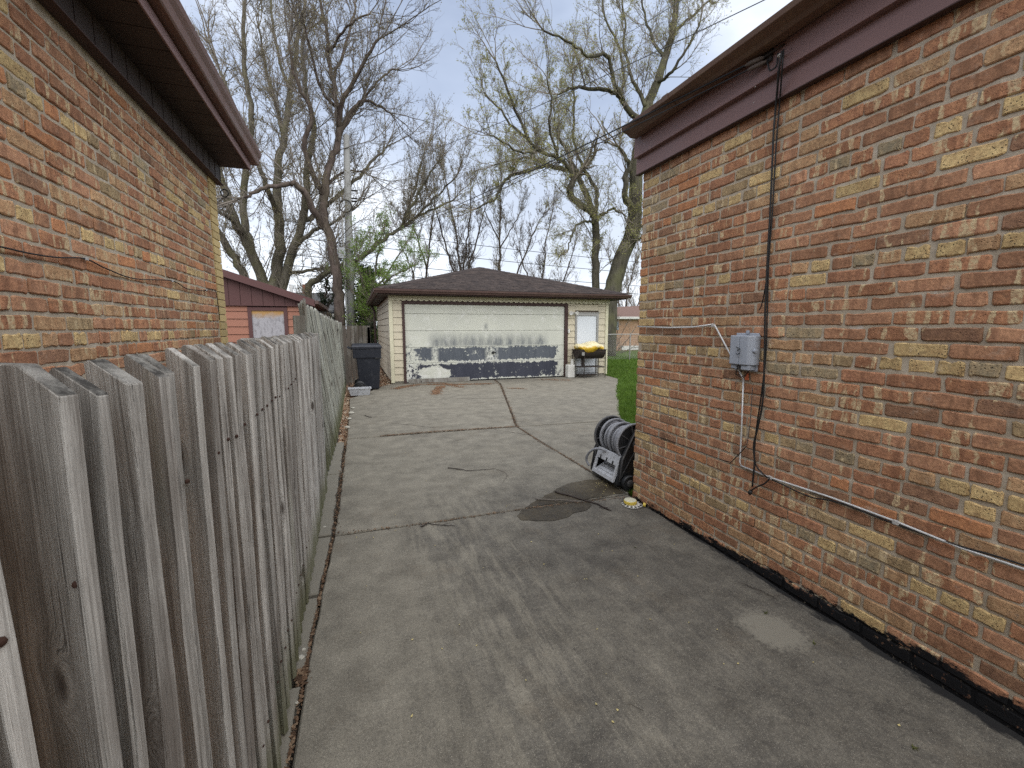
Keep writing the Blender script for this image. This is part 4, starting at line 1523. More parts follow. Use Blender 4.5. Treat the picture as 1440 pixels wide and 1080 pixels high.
# soffit, gutter, roof
EX0, EX1, EY0, EY1, EZ = 0.64, 8.10, 12.10, 19.6, 2.44
part('soffit', MB().box((EX0 + 0.02, EY0 + 0.02, EZ - 0.02), (EX1 - 0.02, EY1 - 0.02, EZ)), SOFFIT, garage)
part('fascia_board', MB().box((EX0, EY0, EZ - 0.03), (EX1, EY0 + 0.02, EZ + 0.11)), DK_BROWN, garage)
part('fascia_board', MB().box((EX0, EY0 + 0.02, EZ - 0.03), (EX0 + 0.02, EY1, EZ + 0.11)), DK_BROWN, garage)
part('fascia_board', MB().box((EX1 - 0.02, EY0 + 0.02, EZ - 0.03), (EX1, EY1, EZ + 0.11)), DK_BROWN, garage)


def gprof(s, x0, z0):
    return [(x0, z0), (x0 + s * 0.07, z0), (x0 + s * 0.085, z0 + 0.03), (x0 + s * 0.118, z0 + 0.06), (x0 + s * 0.125, z0 + 0.105), (x0 + s * 0.112, z0 + 0.105), (x0 + s * 0.10, z0 + 0.07), (x0 + s * 0.01, z0 + 0.03), (x0, z0 + 0.11)]


GUT2 = worn('dark_maroon_gutter', (0.085, 0.050, 0.043), 0.4, 0.45, amt=0.3, scale=1.6, dirt=(0.12, 0.075, 0.06))
gp = gprof(-1, EY0 - 0.001, EZ + 0.0)
part('gutter', MB().prism([(a, b) for a, b in gp], 'x', EX0 - 0.12, EX1 + 0.12), GUT2, garage)
gp = gprof(-1, EX0 - 0.001, EZ + 0.0)
part('gutter', MB().prism(gp, 'y', EY0 - 0.0, EY1), GUT2, garage)
AP = np.array((4.37, 15.85, 3.70))
cs = [(EX0 - 0.03, EY0 - 0.04), (EX1 + 0.03, EY0 - 0.04), (EX1 + 0.03, EY1 + 0.04), (EX0 - 0.03, EY1 + 0.04)]
rz = EZ + 0.125
roof = MB().add([(*c, rz - 0.015) for c in cs] + [(*c, rz) for c in cs] + [tuple(AP)], [(3, 2, 1, 0), (0, 1, 5, 4), (1, 2, 6, 5), (2, 3, 7, 6), (3, 0, 4, 7), (4, 5, 8), (5, 6, 8), (6, 7, 8), (7, 4, 8)])
groof = part('roof', roof, SHINGLE, garage)
# shingle tabs, real laps, joined
V, Fc = [], []
nv = 0
RS = random.Random(2)
for si in range(4):
    a = np.array((*cs[si], rz))
    b = np.array((*cs[(si + 1) % 4], rz))
    nrm = np.cross(b - a, AP - a)
    nrm /= np.linalg.norm(nrm)
    if nrm[2] < 0:
        nrm = -nrm
    Ls = np.linalg.norm((a + b) / 2 - AP)
    rows = int(Ls / 0.135)
    along_ = (b - a) / np.linalg.norm(b - a)
    for i in range(rows):
        t0, t1 = i / rows, min((i + 1.15) / rows, 1)
        l0, r0 = a + (AP - a) * t0, b + (AP - b) * t0
        l1, r1 = a + (AP - a) * t1, b + (AP - b) * t1
        wid = np.linalg.norm(r0 - l0)
        k = max(1, int(wid / 0.30))
        for j in range(k):
            s0, s1 = j / k + 0.0012, (j + 1) / k - 0.0012
            lift = RS.uniform(0.006, 0.016)
            p0_, p1_ = l0 + (r0 - l0) * s0, l0 + (r0 - l0) * s1
            p2_, p3_ = l1 + (r1 - l1) * s1, l1 + (r1 - l1) * s0
            V += [p0_ + nrm * lift, p1_ + nrm * lift, p2_ + nrm * 0.004, p3_ + nrm * 0.004, p0_ + nrm * 0.001, p1_ + nrm * 0.001]
            Fc += [(nv, nv + 1, nv + 2, nv + 3), (nv + 4, nv + 5, nv + 1, nv)]
            nv += 6
V = np.array(V) - gloc(groof)
o = bpy.data.objects.new('shingle', np_mesh('shingle', V, np.array(Fc), SHINGLE))
COL.objects.link(o)
o.parent = groof
tag(o, kind='stuff')
hp = MB()
for c in cs:
    a = np.array((*c, rz + 0.012))
    for i in range(26):
        t0, t1 = i / 26, (i + 1.1) / 26
        q0, q1 = a + (AP + (0, 0, 0.012) - a) * t0, a + (AP + (0, 0, 0.012) - a) * min(t1, 1)
        d = q1 - q0
        sx = np.cross(d, (0, 0, 1))
        sx = sx / np.linalg.norm(sx) * 0.13
        hp.add([q0 - sx - (0, 0, 0.03), q0 + (0, 0, 0.014), q0 + sx - (0, 0, 0.03), q1 + sx - (0, 0, 0.034), q1 + (0, 0, 0.004), q1 - sx - (0, 0, 0.034)], [(0, 1, 4, 5), (1, 2, 3, 4), (0, 2, 1)])
part('hip_cap', hp, SHINGLE, groof, kind='stuff')

# floodlight and switch box
fl = part('floodlight', MB().box((6.38, GY0 - 0.05, 1.94), (6.46, GY0 - 0.018, 2.02)), WHITE_OLD, garage, label='twin-headed white floodlight')
for dx in (-0.09, 0.09):
    part('lamp_head', MB().lathe([(0.025, 0), (0.035, 0.02), (0.05, 0.07), (0.062, 0.12), (0.055, 0.125), (0.02, 0.10)], (6.42 + dx * 0.6, GY0 - 0.06, 1.99), (dx * 6, -1, -0.15), 16), WHITE_OLD, fl, smooth=True)
part('switch_box', MB().box((6.265, GY0 - 0.075, 1.37), (6.33, GY0 - 0.03, 1.49)), WHITE_OLD, garage, bevel=0.006)
part('downpipe', MB().tube([(0.70, 18.9, 2.42), (0.80, 18.9, 2.2), (0.80, 18.9, 0.0)], 0.05, 8), SOFFIT, garage, label='black downpipe on the side wall')

# plank lying against the door foot
PLANK = mat_wood('grey_plank', base=(0.30, 0.29, 0.26), dark=(0.14, 0.13, 0.11), moss=False)
q0, q1 = onZ(573, 536.5), onZ(653, 531.5)
solo('wooden_plank', MB().box((1.36, GY0 - 0.075, 0.004), (3.10, GY0 - 0.048, 0.125)), PLANK, 'grey timber plank standing on edge against the foot of the garage door', 'plank', bevel=0.004)


# ================================================================== things by the garage
# wheeled bin
bx, by = 0.27, 11.75
wb = thing('wheeled_bin', (bx, by, 0), 'dark navy wheeled rubbish bin between the fence and the garage', 'bin')


def taper(c, w0, d0, w1, d1, z0, z1):
    x, y = c
    vs = [(x - w0, y - d0, z0), (x + w0, y - d0, z0), (x + w0, y + d0, z0), (x - w0, y + d0, z0), (x - w1, y - d1, z1), (x + w1, y - d1, z1), (x + w1, y + d1, z1), (x - w1, y + d1, z1)]
    return vs, [(0, 3, 2, 1), (4, 5, 6, 7), (0, 1, 5, 4), (1, 2, 6, 5), (2, 3, 7, 6), (3, 0, 4, 7)]


b = MB()
b.add(*taper((bx + 0.03, by), 0.235, 0.25, 0.285, 0.31, 0.02, 0.86))
b.add(*taper((bx, by), 0.33, 0.33, 0.335, 0.34, 0.80, 1.03))
part('body', b, BIN_PL, wb, bevel=0.02)
part('rim', MB().box((bx - 0.35, by - 0.36, 1.03), (bx + 0.35, by + 0.35, 1.075)), BIN_PL, wb, bevel=0.012)
ld = MB().add([(bx - 0.37, by - 0.375, 1.078), (bx + 0.36, by - 0.375, 1.078), (bx + 0.36, by + 0.36, 1.085), (bx - 0.37, by + 0.36, 1.085), (bx - 0.33, by - 0.32, 1.125), (bx + 0.33, by - 0.32, 1.125), (bx + 0.32, by + 0.32, 1.15), (bx - 0.33, by + 0.32, 1.15)], taper((0, 0), 1, 1, 1, 1, 0, 1)[1])
part('lid', ld, BIN_PL, wb, bevel=0.015)
part('handle', MB().tube([(bx - 0.34, by - 0.25, 1.02), (bx - 0.44, by - 0.25, 1.07), (bx - 0.44, by + 0.25, 1.07), (bx - 0.34, by + 0.25, 1.02)], 0.016, 8), BIN_PL, wb)
for dy in (-0.24, 0.24):
    part('wheel', MB().lathe([(0.03, -0.03), (0.12, -0.028), (0.125, 0), (0.12, 0.028), (0.03, 0.03)], (bx - 0.2, by + dy * 1.15, 0.125), (0, 1, 0), 20), BLACK_PL, wb, smooth=True)
part('lift_bar', MB().tube([(bx + 0.18, by - 0.33, 0.80), (bx + 0.34, by - 0.31, 0.80)], 0.014, 8), BLACK_PL, wb)

# grey tub and hoop
tx, ty = 0.06, 10.78
tb = thing('plastic_tub', (tx, ty, 0), 'shallow grey plastic tub on the ground before the wheeled bin', 'tub')
o_ = [(-0.24, -0.15), (0.24, -0.15), (0.24, 0.15), (-0.24, 0.15)]
vs, fs = [], []
for s_, z_ in ((0.86, 0.0), (1.0, 0.155), (0.94, 0.155), (0.80, 0.012)):
    vs += [(tx + a * s_, ty + b_ * s_, z_) for a, b_ in o_]
for i in range(4):
    j = (i + 1) % 4
    fs += [(i, j, 4 + j, 4 + i), (4 + i, 4 + j, 8 + j, 8 + i), (8 + i, 8 + j, 12 + j, 12 + i)]
fs += [(3, 2, 1, 0), (12, 13, 14, 15)]
part('basin', MB().add(vs, fs), GREY_PL, tb, bevel=0.006)
part('rim', MB().add([(tx + a * 1.07, ty + b_ * 1.07, 0.15) for a, b_ in o_] + [(tx + a * 1.07, ty + b_ * 1.07, 0.163) for a, b_ in o_] + [(tx + a * 0.95, ty + b_ * 0.95, 0.163) for a, b_ in o_] + [(tx + a * 0.95, ty + b_ * 0.95, 0.15) for a, b_ in o_],
                     [(i + o1, (i + 1) % 4 + o1, (i + 1) % 4 + o2, i + o2) for o1, o2 in ((0, 4), (4, 8), (8, 12), (12, 0)) for i in range(4)]), GREY_PL, tb)
solo('garden_hoop', MB().ring((0.06, 11.08, 0.10), (0, 1, 0.15), 0.15, 0.014, 40, 8), BLACK_PL, 'black rubber hoop standing on edge behind the grey tub', 'hoop', smooth=True)

# barrel grill
gx0, gx1, gyc = 6.36, 7.30, 12.13
grill = thing('barrel_grill', ((gx0 + gx1) / 2, gyc, 0), 'burnt black barrel grill on four thin legs before the white side door', 'grill')
n = 14
prof = [(gyc + 0.23 * math.cos(math.pi + math.pi * i / n), 0.86 + 0.27 * math.sin(math.pi + math.pi * i / n)) for i in range(n + 1)]
inner = [(gyc + 0.22 * math.cos(math.pi + math.pi * i / n), 0.86 + 0.26 * math.sin(math.pi + math.pi * i / n)) for i in range(n, -1, -1)]
bar = MB()
vs = [(gx0 + 0.02, a, b_) for a, b_ in prof] + [(gx1 - 0.02, a, b_) for a, b_ in prof] + [(gx0 + 0.03, a, b_) for a, b_ in inner] + [(gx1 - 0.03, a, b_) for a, b_ in inner]
N = n + 1
fs = [(i, i + 1, N + i + 1, N + i) for i in range(n)] + [(2 * N + i, 2 * N + i + 1, 3 * N + i + 1, 3 * N + i) for i in range(n)] + [tuple(range(N - 1, -1, -1)), tuple(range(N, 2 * N))]
bar.add(vs, fs)
part('barrel', bar, RUST_BLK, grill)
part('rim', MB().tube([(gx0, gyc - 0.235, 0.865), (gx1, gyc - 0.235, 0.865), (gx1, gyc + 0.235, 0.865), (gx0, gyc + 0.235, 0.865), (gx0, gyc - 0.235, 0.865)], 0.012, 6), RUST_BLK, grill)
part('vent_plate', MB().box((gx0 + 0.09, gyc - 0.243, 0.70), (gx0 + 0.18, gyc - 0.232, 0.80)), ALU, grill)
for (lx, ly) in ((gx0 + 0.0, gyc + 0.2), (gx0 + 0.2, gyc - 0.2), (gx1 - 0.02, gyc - 0.22), (gx1 - 0.02, gyc + 0.2)):
    part('leg', MB().tube([(lx, ly, 0.0), (lx, ly, 0.86)], 0.012, 6), RUST_BLK, grill)
part('shelf', MB().box((gx0 + 0.02, gyc - 0.2, 0.33), (gx1 - 0.03, gyc + 0.2, 0.35)), RUST_BLK, grill)
part('brace', MB().tube([(gx0, gyc + 0.2, 0.12), (gx1 - 0.02, gyc + 0.2, 0.12)], 0.01, 6), RUST_BLK, grill)
part('brace', MB().tube([(gx0 + 0.2, gyc - 0.2, 0.60), (gx1 - 0.02, gyc - 0.22, 0.60)], 0.01, 6), RUST_BLK, grill)
part('lower_tray', MB().box((gx0 + 0.12, gyc - 0.05, 0.07), (gx1 - 0.2, gyc + 0.15, 0.10)), RUST_BLK, grill)
part('chimney_starter', MB().lathe([(0.05, 0), (0.055, 0.22), (0.05, 0.30)], (gx0 + 0.27, gyc + 0.02, 0.352), (0, 0, 1), 14), RUST_BLK, grill)

# yellow sack slumped on the grill: displaced blob
nu, nvv = 56, 26
vs, fs = [], []
RB = np.random.default_rng(3)
ph = RB.uniform(0, 6.28, 12)
for i in range(nvv + 1):
    th = math.pi * i / nvv
    for j in range(nu):
        a_ = 2 * math.pi * j / nu
        ux, uy, uz = math.sin(th) * math.cos(a_), math.sin(th) * math.sin(a_), math.cos(th)
        sx = abs(ux) ** 0.7 * (1 if ux > 0 else -1)
        r1 = 1 + 0.10 * math.sin(3 * a_ + ph[0]) * math.sin(th) + 0.07 * math.sin(7 * ux + ph[1]) + 0.05 * math.sin(13 * ux + 5 * uy + ph[2]) + 0.03 * math.sin(23 * ux + 11 * uz + ph[3])
        zz = 0.93 + uz * 0.15 * r1 + 0.03 * math.sin(5.5 * ux + ph[4]) + 0.012 * math.sin(17 * ux + 9 * uy + ph[6])
        zz -= 0.05 * max(0, -uz) * math.sin(6 * ux + ph[5])
        vs.append((6.83 + sx * 0.48 * (0.9 + 0.1 * r1), gyc + uy * 0.29 * r1, max(zz, 0.78)))
for i in range(nvv):
    for j in range(nu):
        fs.append((i * nu + j, (i + 1) * nu + j, (i + 1) * nu + (j + 1) % nu, i * nu + (j + 1) % nu))
m = NM('yellow_sack', 0.35, 0.5)
x = m.xyz()
p = m.pos()
n_ = m.noise(p, 9, 4, 0.6)
cc = m.mix(m.rng(n_, 0.35, 0.65), (0.70, 0.46, 0.03), (0.55, 0.34, 0.02))
cc = m.mix(m.rng(m.math('ADD', x[2], m.math('MULTIPLY', m.noise(p, 5, 3), 0.22)), 1.05, 1.10), cc, (0.70, 0.62, 0.38))
cc = m.mix(m.rng(m.noise(m.mapv(p, (1, 1, 1), (5, 3, 2)), 14, 4, 0.7), 0.66, 0.70), cc, (0.42, 0.09, 0.03))
m.col(cc)
m.bump(m.noise(p, 26, 4, 0.6), 0.8, 0.02)
solo('yellow_sack', MB().add(vs, fs), m.m, 'crumpled yellow plastic sack slumped over the barrel grill', 'sack', smooth=True)

# white canister between the garage door and grill
cn = thing('white_canister', (6.27, 12.30, 0), 'dirty white plastic canister standing left of the grill legs', 'canister')
part('body', MB().box((6.16, 12.22, 0.0), (6.40, 12.42, 0.40)), WHITE_OLD, cn, bevel=0.02)
part('neck', MB().lathe([(0.045, 0), (0.05, 0.06), (0.05, 0.16), (0.04, 0.165)], (6.35, 12.32, 0.40), (0, 0, 1), 14), WHITE_OLD, cn)

# ================================================================== hose reel cart
rc = thing('hose_reel_cart', (2.47, 3.76, 0), 'grey and black garden hose reel cart parked at the brick house corner', 'hose reel')
ya, yb_ = 3.54, 3.95       # near and far flanges
cx, cz, RR = 2.50, 0.435, 0.185
for yy, mt in ((ya, HOSE_DK), (yb_, HOSE_DK)):
    fm = MB().ring((cx, yy, cz), (0, 1, 0), RR, 0.013, 48, 8)
    part('flange_rim', fm, HOSE if yy == ya else HOSE_DK, rc, smooth=True)
    d = MB().lathe([(0.02, -0.006), (0.06, -0.008), (RR - 0.005, -0.004), (RR - 0.005, 0.004), (0.06, 0.008), (0.02, 0.006)], (cx, yy, cz), (0, 1, 0), 40)
    part('flange', d, BLACK_PL, rc, smooth=False)
    for k in range(8):
        t = 2 * math.pi * k / 8 + 0.2
        q0 = np.array((cx + 0.05 * math.cos(t), yy - 0.012, cz + 0.05 * math.sin(t)))
        q1 = np.array((cx + (RR - 0.01) * math.cos(t), yy - 0.012, cz + (RR - 0.01) * math.sin(t)))
        part('flange_spoke', MB().tube([q0, q1], 0.006, 5), HOSE_DK, rc)
part('drum', MB().lathe([(0.085, 0), (0.085, yb_ - ya)], (cx, ya, cz), (0, 1, 0), 24), BLACK_PL, rc)
hs = MB()
npts = 30 * 8
pts = []
for i in range(npts):
    t = i / npts
    a_ = 2 * math.pi * 7.5 * t
    Rr = 0.150 + 0.018 * math.sin(t * 17) + 0.004 * math.sin(a_ * 0.5)
    pts.append((cx + Rr * math.cos(a_), ya + 0.03 + (yb_ - ya - 0.06) * t + 0.008 * math.sin(a_ + 1), cz + Rr * math.sin(a_)))
# tail leaves over the front and loops out on the far side
hp_ = part('hose', MB().tube(pts, 0.0145, 8), HOSE, rc, smooth=True)
for i in range(3):
    part('hose_coil', MB().ring((cx + 0.004, ya + 0.10 + i * 0.12, cz + 0.004), (0.16 * (-1) ** i, 1, 0.12), 0.136, 0.0135, 44, 8), HOSE, rc, smooth=True)
tail = [onX(853, 635, 2.34), onX(845, 631, 2.30), onX(836, 631.5, 2.26), onX(828, 637, 2.24), onX(824.5, 646, 2.24), onX(828.5, 655, 2.26)]
tt = []
for i in range(len(tail) - 1):
    for j in range(5):
        t = j / 5
        p0_, p1_ = tail[max(i - 1, 0)], tail[i]
        p2_, p3_ = tail[i + 1], tail[min(i + 2, len(tail) - 1)]
        tt.append(0.5 * ((2 * p1_) + (-p0_ + p2_) * t + (2 * p0_ - 5 * p1_ + 4 * p2_ - p3_) * t * t + (-p0_ + 3 * p1_ - 3 * p2_ + p3_) * t ** 3))
tt.append(tail[-1])
part('hose_tail', MB().tube(tt, 0.0125, 8), HOSE, rc, smooth=True)
# side frames: black A-shaped plates with ribs
for yy, s_ in ((ya - 0.035, -1), (yb_ + 0.035, 1)):
    poly = [(2.29, 0.06), (2.33, 0.04), (2.66, 0.04), (2.66, 0.10), (2.60, 0.42), (2.56, 0.60), (2.51, 0.62), (2.44, 0.50), (2.33, 0.30)]
    part('side_frame', MB().prism(poly, 'y', yy - 0.011, yy + 0.011), BLACK_PL, rc, bevel=0.005)
    part('frame_rib', MB().tube([(2.315, yy - 0.017, 0.08), (2.345, yy - 0.017, 0.30), (2.45, yy - 0.017, 0.50), (2.52, yy - 0.017, 0.615), (2.56, yy - 0.017, 0.605)], 0.009, 6), HOSE_DK, rc, smooth=True)
    part('frame_rib', MB().tube([(2.33, yy - 0.017, 0.12), (2.50, yy - 0.017, 0.40), (2.55, yy - 0.017, 0.58)], 0.006, 6), HOSE_DK, rc, smooth=True)
    part('axle_hub', MB().lathe([(0.045, 0), (0.04, 0.02), (0.02, 0.03)], (cx, yy - 0.01, cz), (0, -1, 0), 16), HOSE_DK, rc)
    w_ = part('wheel', MB().lathe([(0.02, -0.025), (0.07, -0.025), (0.076, -0.012), (0.076, 0.012), (0.07, 0.025), (0.02, 0.025)], (2.40, yy + s_ * 0.05, 0.078), (0, 1, 0), 24), BLACK_PL, rc, smooth=False)
    part('wheel_hub', MB().lathe([(0.035, 0), (0.03, 0.006), (0.012, 0.010)], (2.40, yy + s_ * 0.05 - 0.026, 0.078), (0, -1, 0), 16), HOSE_DK, w_)
part('base_plate', MB().box((2.30, ya - 0.03, 0.035), (2.66, yb_ + 0.03, 0.06)), BLACK_PL, rc, bevel=0.006)
part('push_handle', MB().tube([(2.60, ya - 0.02, 0.30), (2.70, ya - 0.02, 0.52), (2.70, yb_ + 0.02, 0.52), (2.60, yb_ + 0.02, 0.30)], 0.012, 8), BLACK_PL, rc)
# grey front tray: frame with an opening, notched top panel, sloping inner floor


def front_pt(s, t, depth=0.0):
    """s 0..1 from far to near, t 0..1 bottom to top; panel leans back"""
    y_ = yb_ - 0.035 + (ya - yb_ + 0.015) * s
    z_ = 0.075 + 0.25 * t
    x_ = 2.265 + 0.075 * t + depth
    return (x_, y_, z_)


def fbox(s0, s1, t0, t1, d0=0.0, d1=0.018):
    vs = [front_pt(s0, t0, d0), front_pt(s1, t0, d0), front_pt(s1, t1, d0), front_pt(s0, t1, d0), front_pt(s0, t0, d1), front_pt(s1, t0, d1), front_pt(s1, t1, d1), front_pt(s0, t1, d1)]
    return MB().add(vs, [(0, 1, 2, 3), (5, 4, 7, 6), (4, 5, 1, 0), (3, 2, 6, 7), (4, 0, 3, 7), (1, 5, 6, 2)])


tray = part('front_tray', fbox(0, 1, 0.60, 1.0), GREY_PL, rc, bevel=0.003)
part('tray_edge', fbox(0, 0.07, 0, 0.598, -0.004, 0.02), GREY_PL, tray, bevel=0.003)
part('tray_edge', fbox(0.93, 1, 0, 0.598, -0.004, 0.02), GREY_PL, tray, bevel=0.003)
part('tray_edge', fbox(0.072, 0.928, 0, 0.14, -0.004, 0.02), GREY_PL, tray, bevel=0.003)
part('tray_floor', MB().add([front_pt(0.07, 0.12, 0.015), front_pt(0.93, 0.12, 0.015), front_pt(0.93, 0.40, 0.12), front_pt(0.07, 0.40, 0.12)], [(0, 1, 2, 3)]), GREY_PL, tray)
for k in range(3):
    q0, q1 = front_pt(0.1, 0.16 + k * 0.08, 0.035 + k * 0.03), front_pt(0.9, 0.16 + k * 0.08, 0.035 + k * 0.03)
    part('tray_rib', MB().tube([q0, q1], 0.004, 5), HOSE_DK, tray)
for s_ in (0.22, 0.5, 0.78):
    part('tray_notch', fbox(s_ - 0.025, s_ + 0.025, 0.602, 0.74, -0.0035, -0.0005), BLACK_PL, tray)
part('tray_back', fbox(0.05, 0.95, 0.2, 0.62, 0.13, 0.14), BLACK_PL, tray)

# round yellow sprinkler
sx_, sy_ = onZ(893, 710)[:2]
sx_ -= 0.03
sp_ = thing('lawn_sprinkler', (sx_, sy_, 0), 'round yellow-topped sprinkler lying on the concrete by the wall foot', 'sprinkler')
part('base_ring', MB().lathe([(0.055, 0.004), (0.085, 0.004), (0.088, 0.012), (0.06, 0.016)], (sx_, sy_, 0), (0, 0, 1), 32), WHITE_OLD, sp_, smooth=False)
for k in range(14):
    t = 2 * math.pi * k / 14
    part('ring_slot', MB().box((-0.010, -0.009, 0), (0.010, 0.009, 0.003), Matrix.Translation((sx_ + 0.0745 * math.cos(t), sy_ + 0.0745 * math.sin(t), 0.0138)) @ Matrix.Rotation(t, 4, 'Z')), BLACK_PL, sp_)
part('dome', MB().lathe([(0.050, 0.014), (0.056, 0.022), (0.056, 0.040), (0.053, 0.045)], (sx_ - 0.012, sy_ + 0.012, 0), (0, 0, 1), 32), YEL2, sp_)
part('dome_cap', MB().lathe([(0.052, 0.0451), (0.050, 0.049), (0.02, 0.051), (0.005, 0.0515)], (sx_ - 0.012, sy_ + 0.012, 0), (0, 0, 1), 32), PALE_YEL, sp_, smooth=False)
hc = part('hose_coupling', MB().lathe([(0.012, 0), (0.0165, 0.001), (0.0165, 0.022), (0.0125, 0.023), (0.011, 0.004)], (sx_ + 0.068, sy_ - 0.062, 0.022), (0.75, -0.66, 0), 16), YEL2, sp_)
part('coupling_opening', MB().lathe([(0.0095, 0.0), (0.0095, 0.003)], (sx_ + 0.068 + 0.75 * 0.021, sy_ - 0.062 - 0.66 * 0.021, 0.022), (0.75, -0.66, 0), 12), BLACK_PL, hc)

# ================================================================== utility box and cables on the right wall
XW = XR - 0.006
nb = thing('utility_box', (XW, 2.13, 1.29), 'small grey telephone junction box fixed to the brick wall', 'utility box')
nb0, nb1 = 2.045, 2.228
part('cover', MB().prism([(XW - 0.001, 2.044), (XW - 0.045, 2.044), (XW - 0.075, 2.072), (XW - 0.075, 2.135)] + [(XW - 0.001, 2.135)], 'z', 1.315, 1.497), GREY_BOX, nb, bevel=0.006)
part('cover', MB().prism([(XW - 0.001, 2.1375), (XW - 0.075, 2.1375), (XW - 0.075, 2.205), (XW - 0.050, 2.228), (XW - 0.001, 2.228)], 'z', 1.315, 1.497), GREY_BOX, nb, bevel=0.006)
part('back_plate', MB().box((XW - 0.012, 2.05, 1.275), (XW - 0.0005, 2.222, 1.512)), GREY_BOX, nb, bevel=0.004)
part('cable_entry', MB().box((XW - 0.065, 2.062, 1.285), (XW - 0.013, 2.122, 1.3135)), GREY_BOX, nb, bevel=0.003)
part('cable_entry', MB().box((XW - 0.060, 2.165, 1.288), (XW - 0.013, 2.205, 1.3135)), GREY_BOX, nb, bevel=0.003)
part('latch', MB().tube([(XW - 0.082, 2.148, 1.425), (XW - 0.088, 2.130, 1.420), (XW - 0.082, 2.120, 1.415), (XW - 0.088, 2.130, 1.408), (XW - 0.082, 2.140, 1.402)], 0.003, 6), BLACK_PL, nb)
part('latch', MB().tube([(XW - 0.082, 2.148, 1.385), (XW - 0.088, 2.132, 1.380), (XW - 0.082, 2.120, 1.388)], 0.003, 6), BLACK_PL, nb)
part('lock_lug', MB().lathe([(0.012, 0), (0.012, 0.014), (0.005, 0.015)], (XW - 0.05, 2.043, 1.405), (0, -1, 0), 14), GREY_BOX, nb)
part('hanger', MB().lathe([(0.012, 0), (0.012, 0.008), (0.004, 0.009)], (XW - 0.012, 2.13, 1.518), (-1, 0, 0), 12), GREY_BOX, nb)
part('wire_loop', MB().tube([(XW - 0.03, 2.18, 1.288), (XW - 0.035, 2.185, 1.25), (XW - 0.03, 2.15, 1.232), (XW - 0.03, 2.11, 1.25), (XW - 0.03, 2.09, 1.285)], 0.003, 6), CABLE, nb)
part('tag', MB().add([(XW - 0.028, 2.112, 1.262), (XW - 0.03, 2.098, 1.262), (XW - 0.034, 2.088, 1.222), (XW - 0.026, 2.122, 1.218), (XW - 0.024, 2.112, 1.262), (XW - 0.026, 2.098, 1.262), (XW - 0.030, 2.088, 1.222), (XW - 0.022, 2.122, 1.218)], [(0, 1, 2, 3), (4, 7, 6, 5), (0, 4, 5, 1), (1, 5, 6, 2), (2, 6, 7, 3), (3, 7, 4, 0)]), ORANGE, nb, label='small orange tag')


def wallpts(px, X, lift=0.0):
    out = []
    for x_, y_ in px:
        q = onX(x_, y_, X)
        out.append(onX(x_, y_, X - 0.085) if (X > 2 and q[2] > 2.80) else q)
    return out


def smooth_pts(pts, k=6):
    pts = [np.array(q, float) for q in pts]
    out = []
    for i in range(len(pts) - 1):
        p0_, p1_ = pts[max(i - 1, 0)], pts[i]
        p2_, p3_ = pts[i + 1], pts[min(i + 2, len(pts) - 1)]
        for j in range(k):
            t = j / k
            out.append(0.5 * ((2 * p1_) + (-p0_ + p2_) * t + (2 * p0_ - 5 * p1_ + 4 * p2_ - p3_) * t * t + (-p0_ + 3 * p1_ - 3 * p2_ + p3_) * t ** 3))
    out.append(pts[-1])
    return out


XC = XW - 0.008
cond = thing('wall_conduit', (XC, 2.1, 0.65), 'thin pale metal conduit bent down the brick wall below the junction box', 'conduit')
part('pipe', MB().tube(wallpts([(897, 459), (940, 461), (975, 460), (1003, 456)], XC - 0.002), 0.0055, 8), GALV, cond, smooth=True)
part('pipe', MB().tube(wallpts([(1003, 456), (1005, 457), (1044, 530), (1045, 533)], XC - 0.002), 0.0055, 8), GALV, cond, smooth=True)
part('pipe', MB().tube(wallpts([(1045.5, 533), (1043, 600), (1040.5, 650), (1042, 655)], XC), 0.005, 8), GALV, cond, smooth=True)
part('pipe', MB().tube(wallpts([(1042, 655), (1083, 671.5), (1170, 700), (1264, 735), (1350, 770), (1440, 800)], XC) + [(XC, -3, 0.64)], 0.0055, 8), GALV, cond, smooth=True)
CL = worn('white_clip', (0.45, 0.44, 0.42), 0.5, 0.3)
for q in wallpts([(1003, 457), (1260, 734), (1083, 671)], XC - 0.004):
    part('clip', MB().box(q - (0.008, 0.012, 0.012), q + (0.006, 0.012, 0.008)), CL, cond, bevel=0.002)

ca = [(1100, 72), (1096, 95), (1091, 150), (1088, 185), (1086, 230), (1083, 300), (1079, 370), (1076, 440), (1075, 500), (1073, 560), (1066, 600), (1060, 625), (1061, 650), (1058, 684)]
solo('drop_cable', MB().tube(smooth_pts(wallpts(ca, XC - 0.018)), 0.0058, 6), CABLE, 'thick black drop cable hanging down the brick wall, left of the pair', 'cable', group=None, smooth=True)
ca = [(1102, 70), (1100, 95), (1096, 150), (1093, 185), (1090, 230), (1086, 300), (1081, 370), (1079, 440), (1077, 500), (1070, 560), (1063, 610), (1062, 650), (1075, 668), (1083, 672)]
solo('drop_cable', MB().tube(smooth_pts(wallpts(ca, XC - 0.010)), 0.0045, 6), CABLE, 'thinner black drop cable joining the conduit beside the thick cable', 'cable', smooth=True)
ca = [(1094, 100), (1091, 150), (1088, 190), (1084, 290), (1079, 380), (1072, 425), (1067, 437)]
solo('drop_cable', MB().tube(smooth_pts(wallpts(ca, XC - 0.004)), 0.003, 6), CABLE, 'short cut black wire ending above the grey junction box', 'cable', smooth=True)
ca = [(1056, 690), (1064, 685), (1075, 680), (1083, 673)]
solo('cable_end', MB().tube(smooth_pts(wallpts(ca, XC - 0.012)), 0.0045, 6).lathe([(0.004, 0), (0.012, 0.002), (0.013, 0.02), (0.006, 0.03)], onX(1056, 690, XC - 0.02), (0, 0.3, -1), 10), CABLE, 'black cable plug hanging below the conduit bend', 'cable', smooth=True)
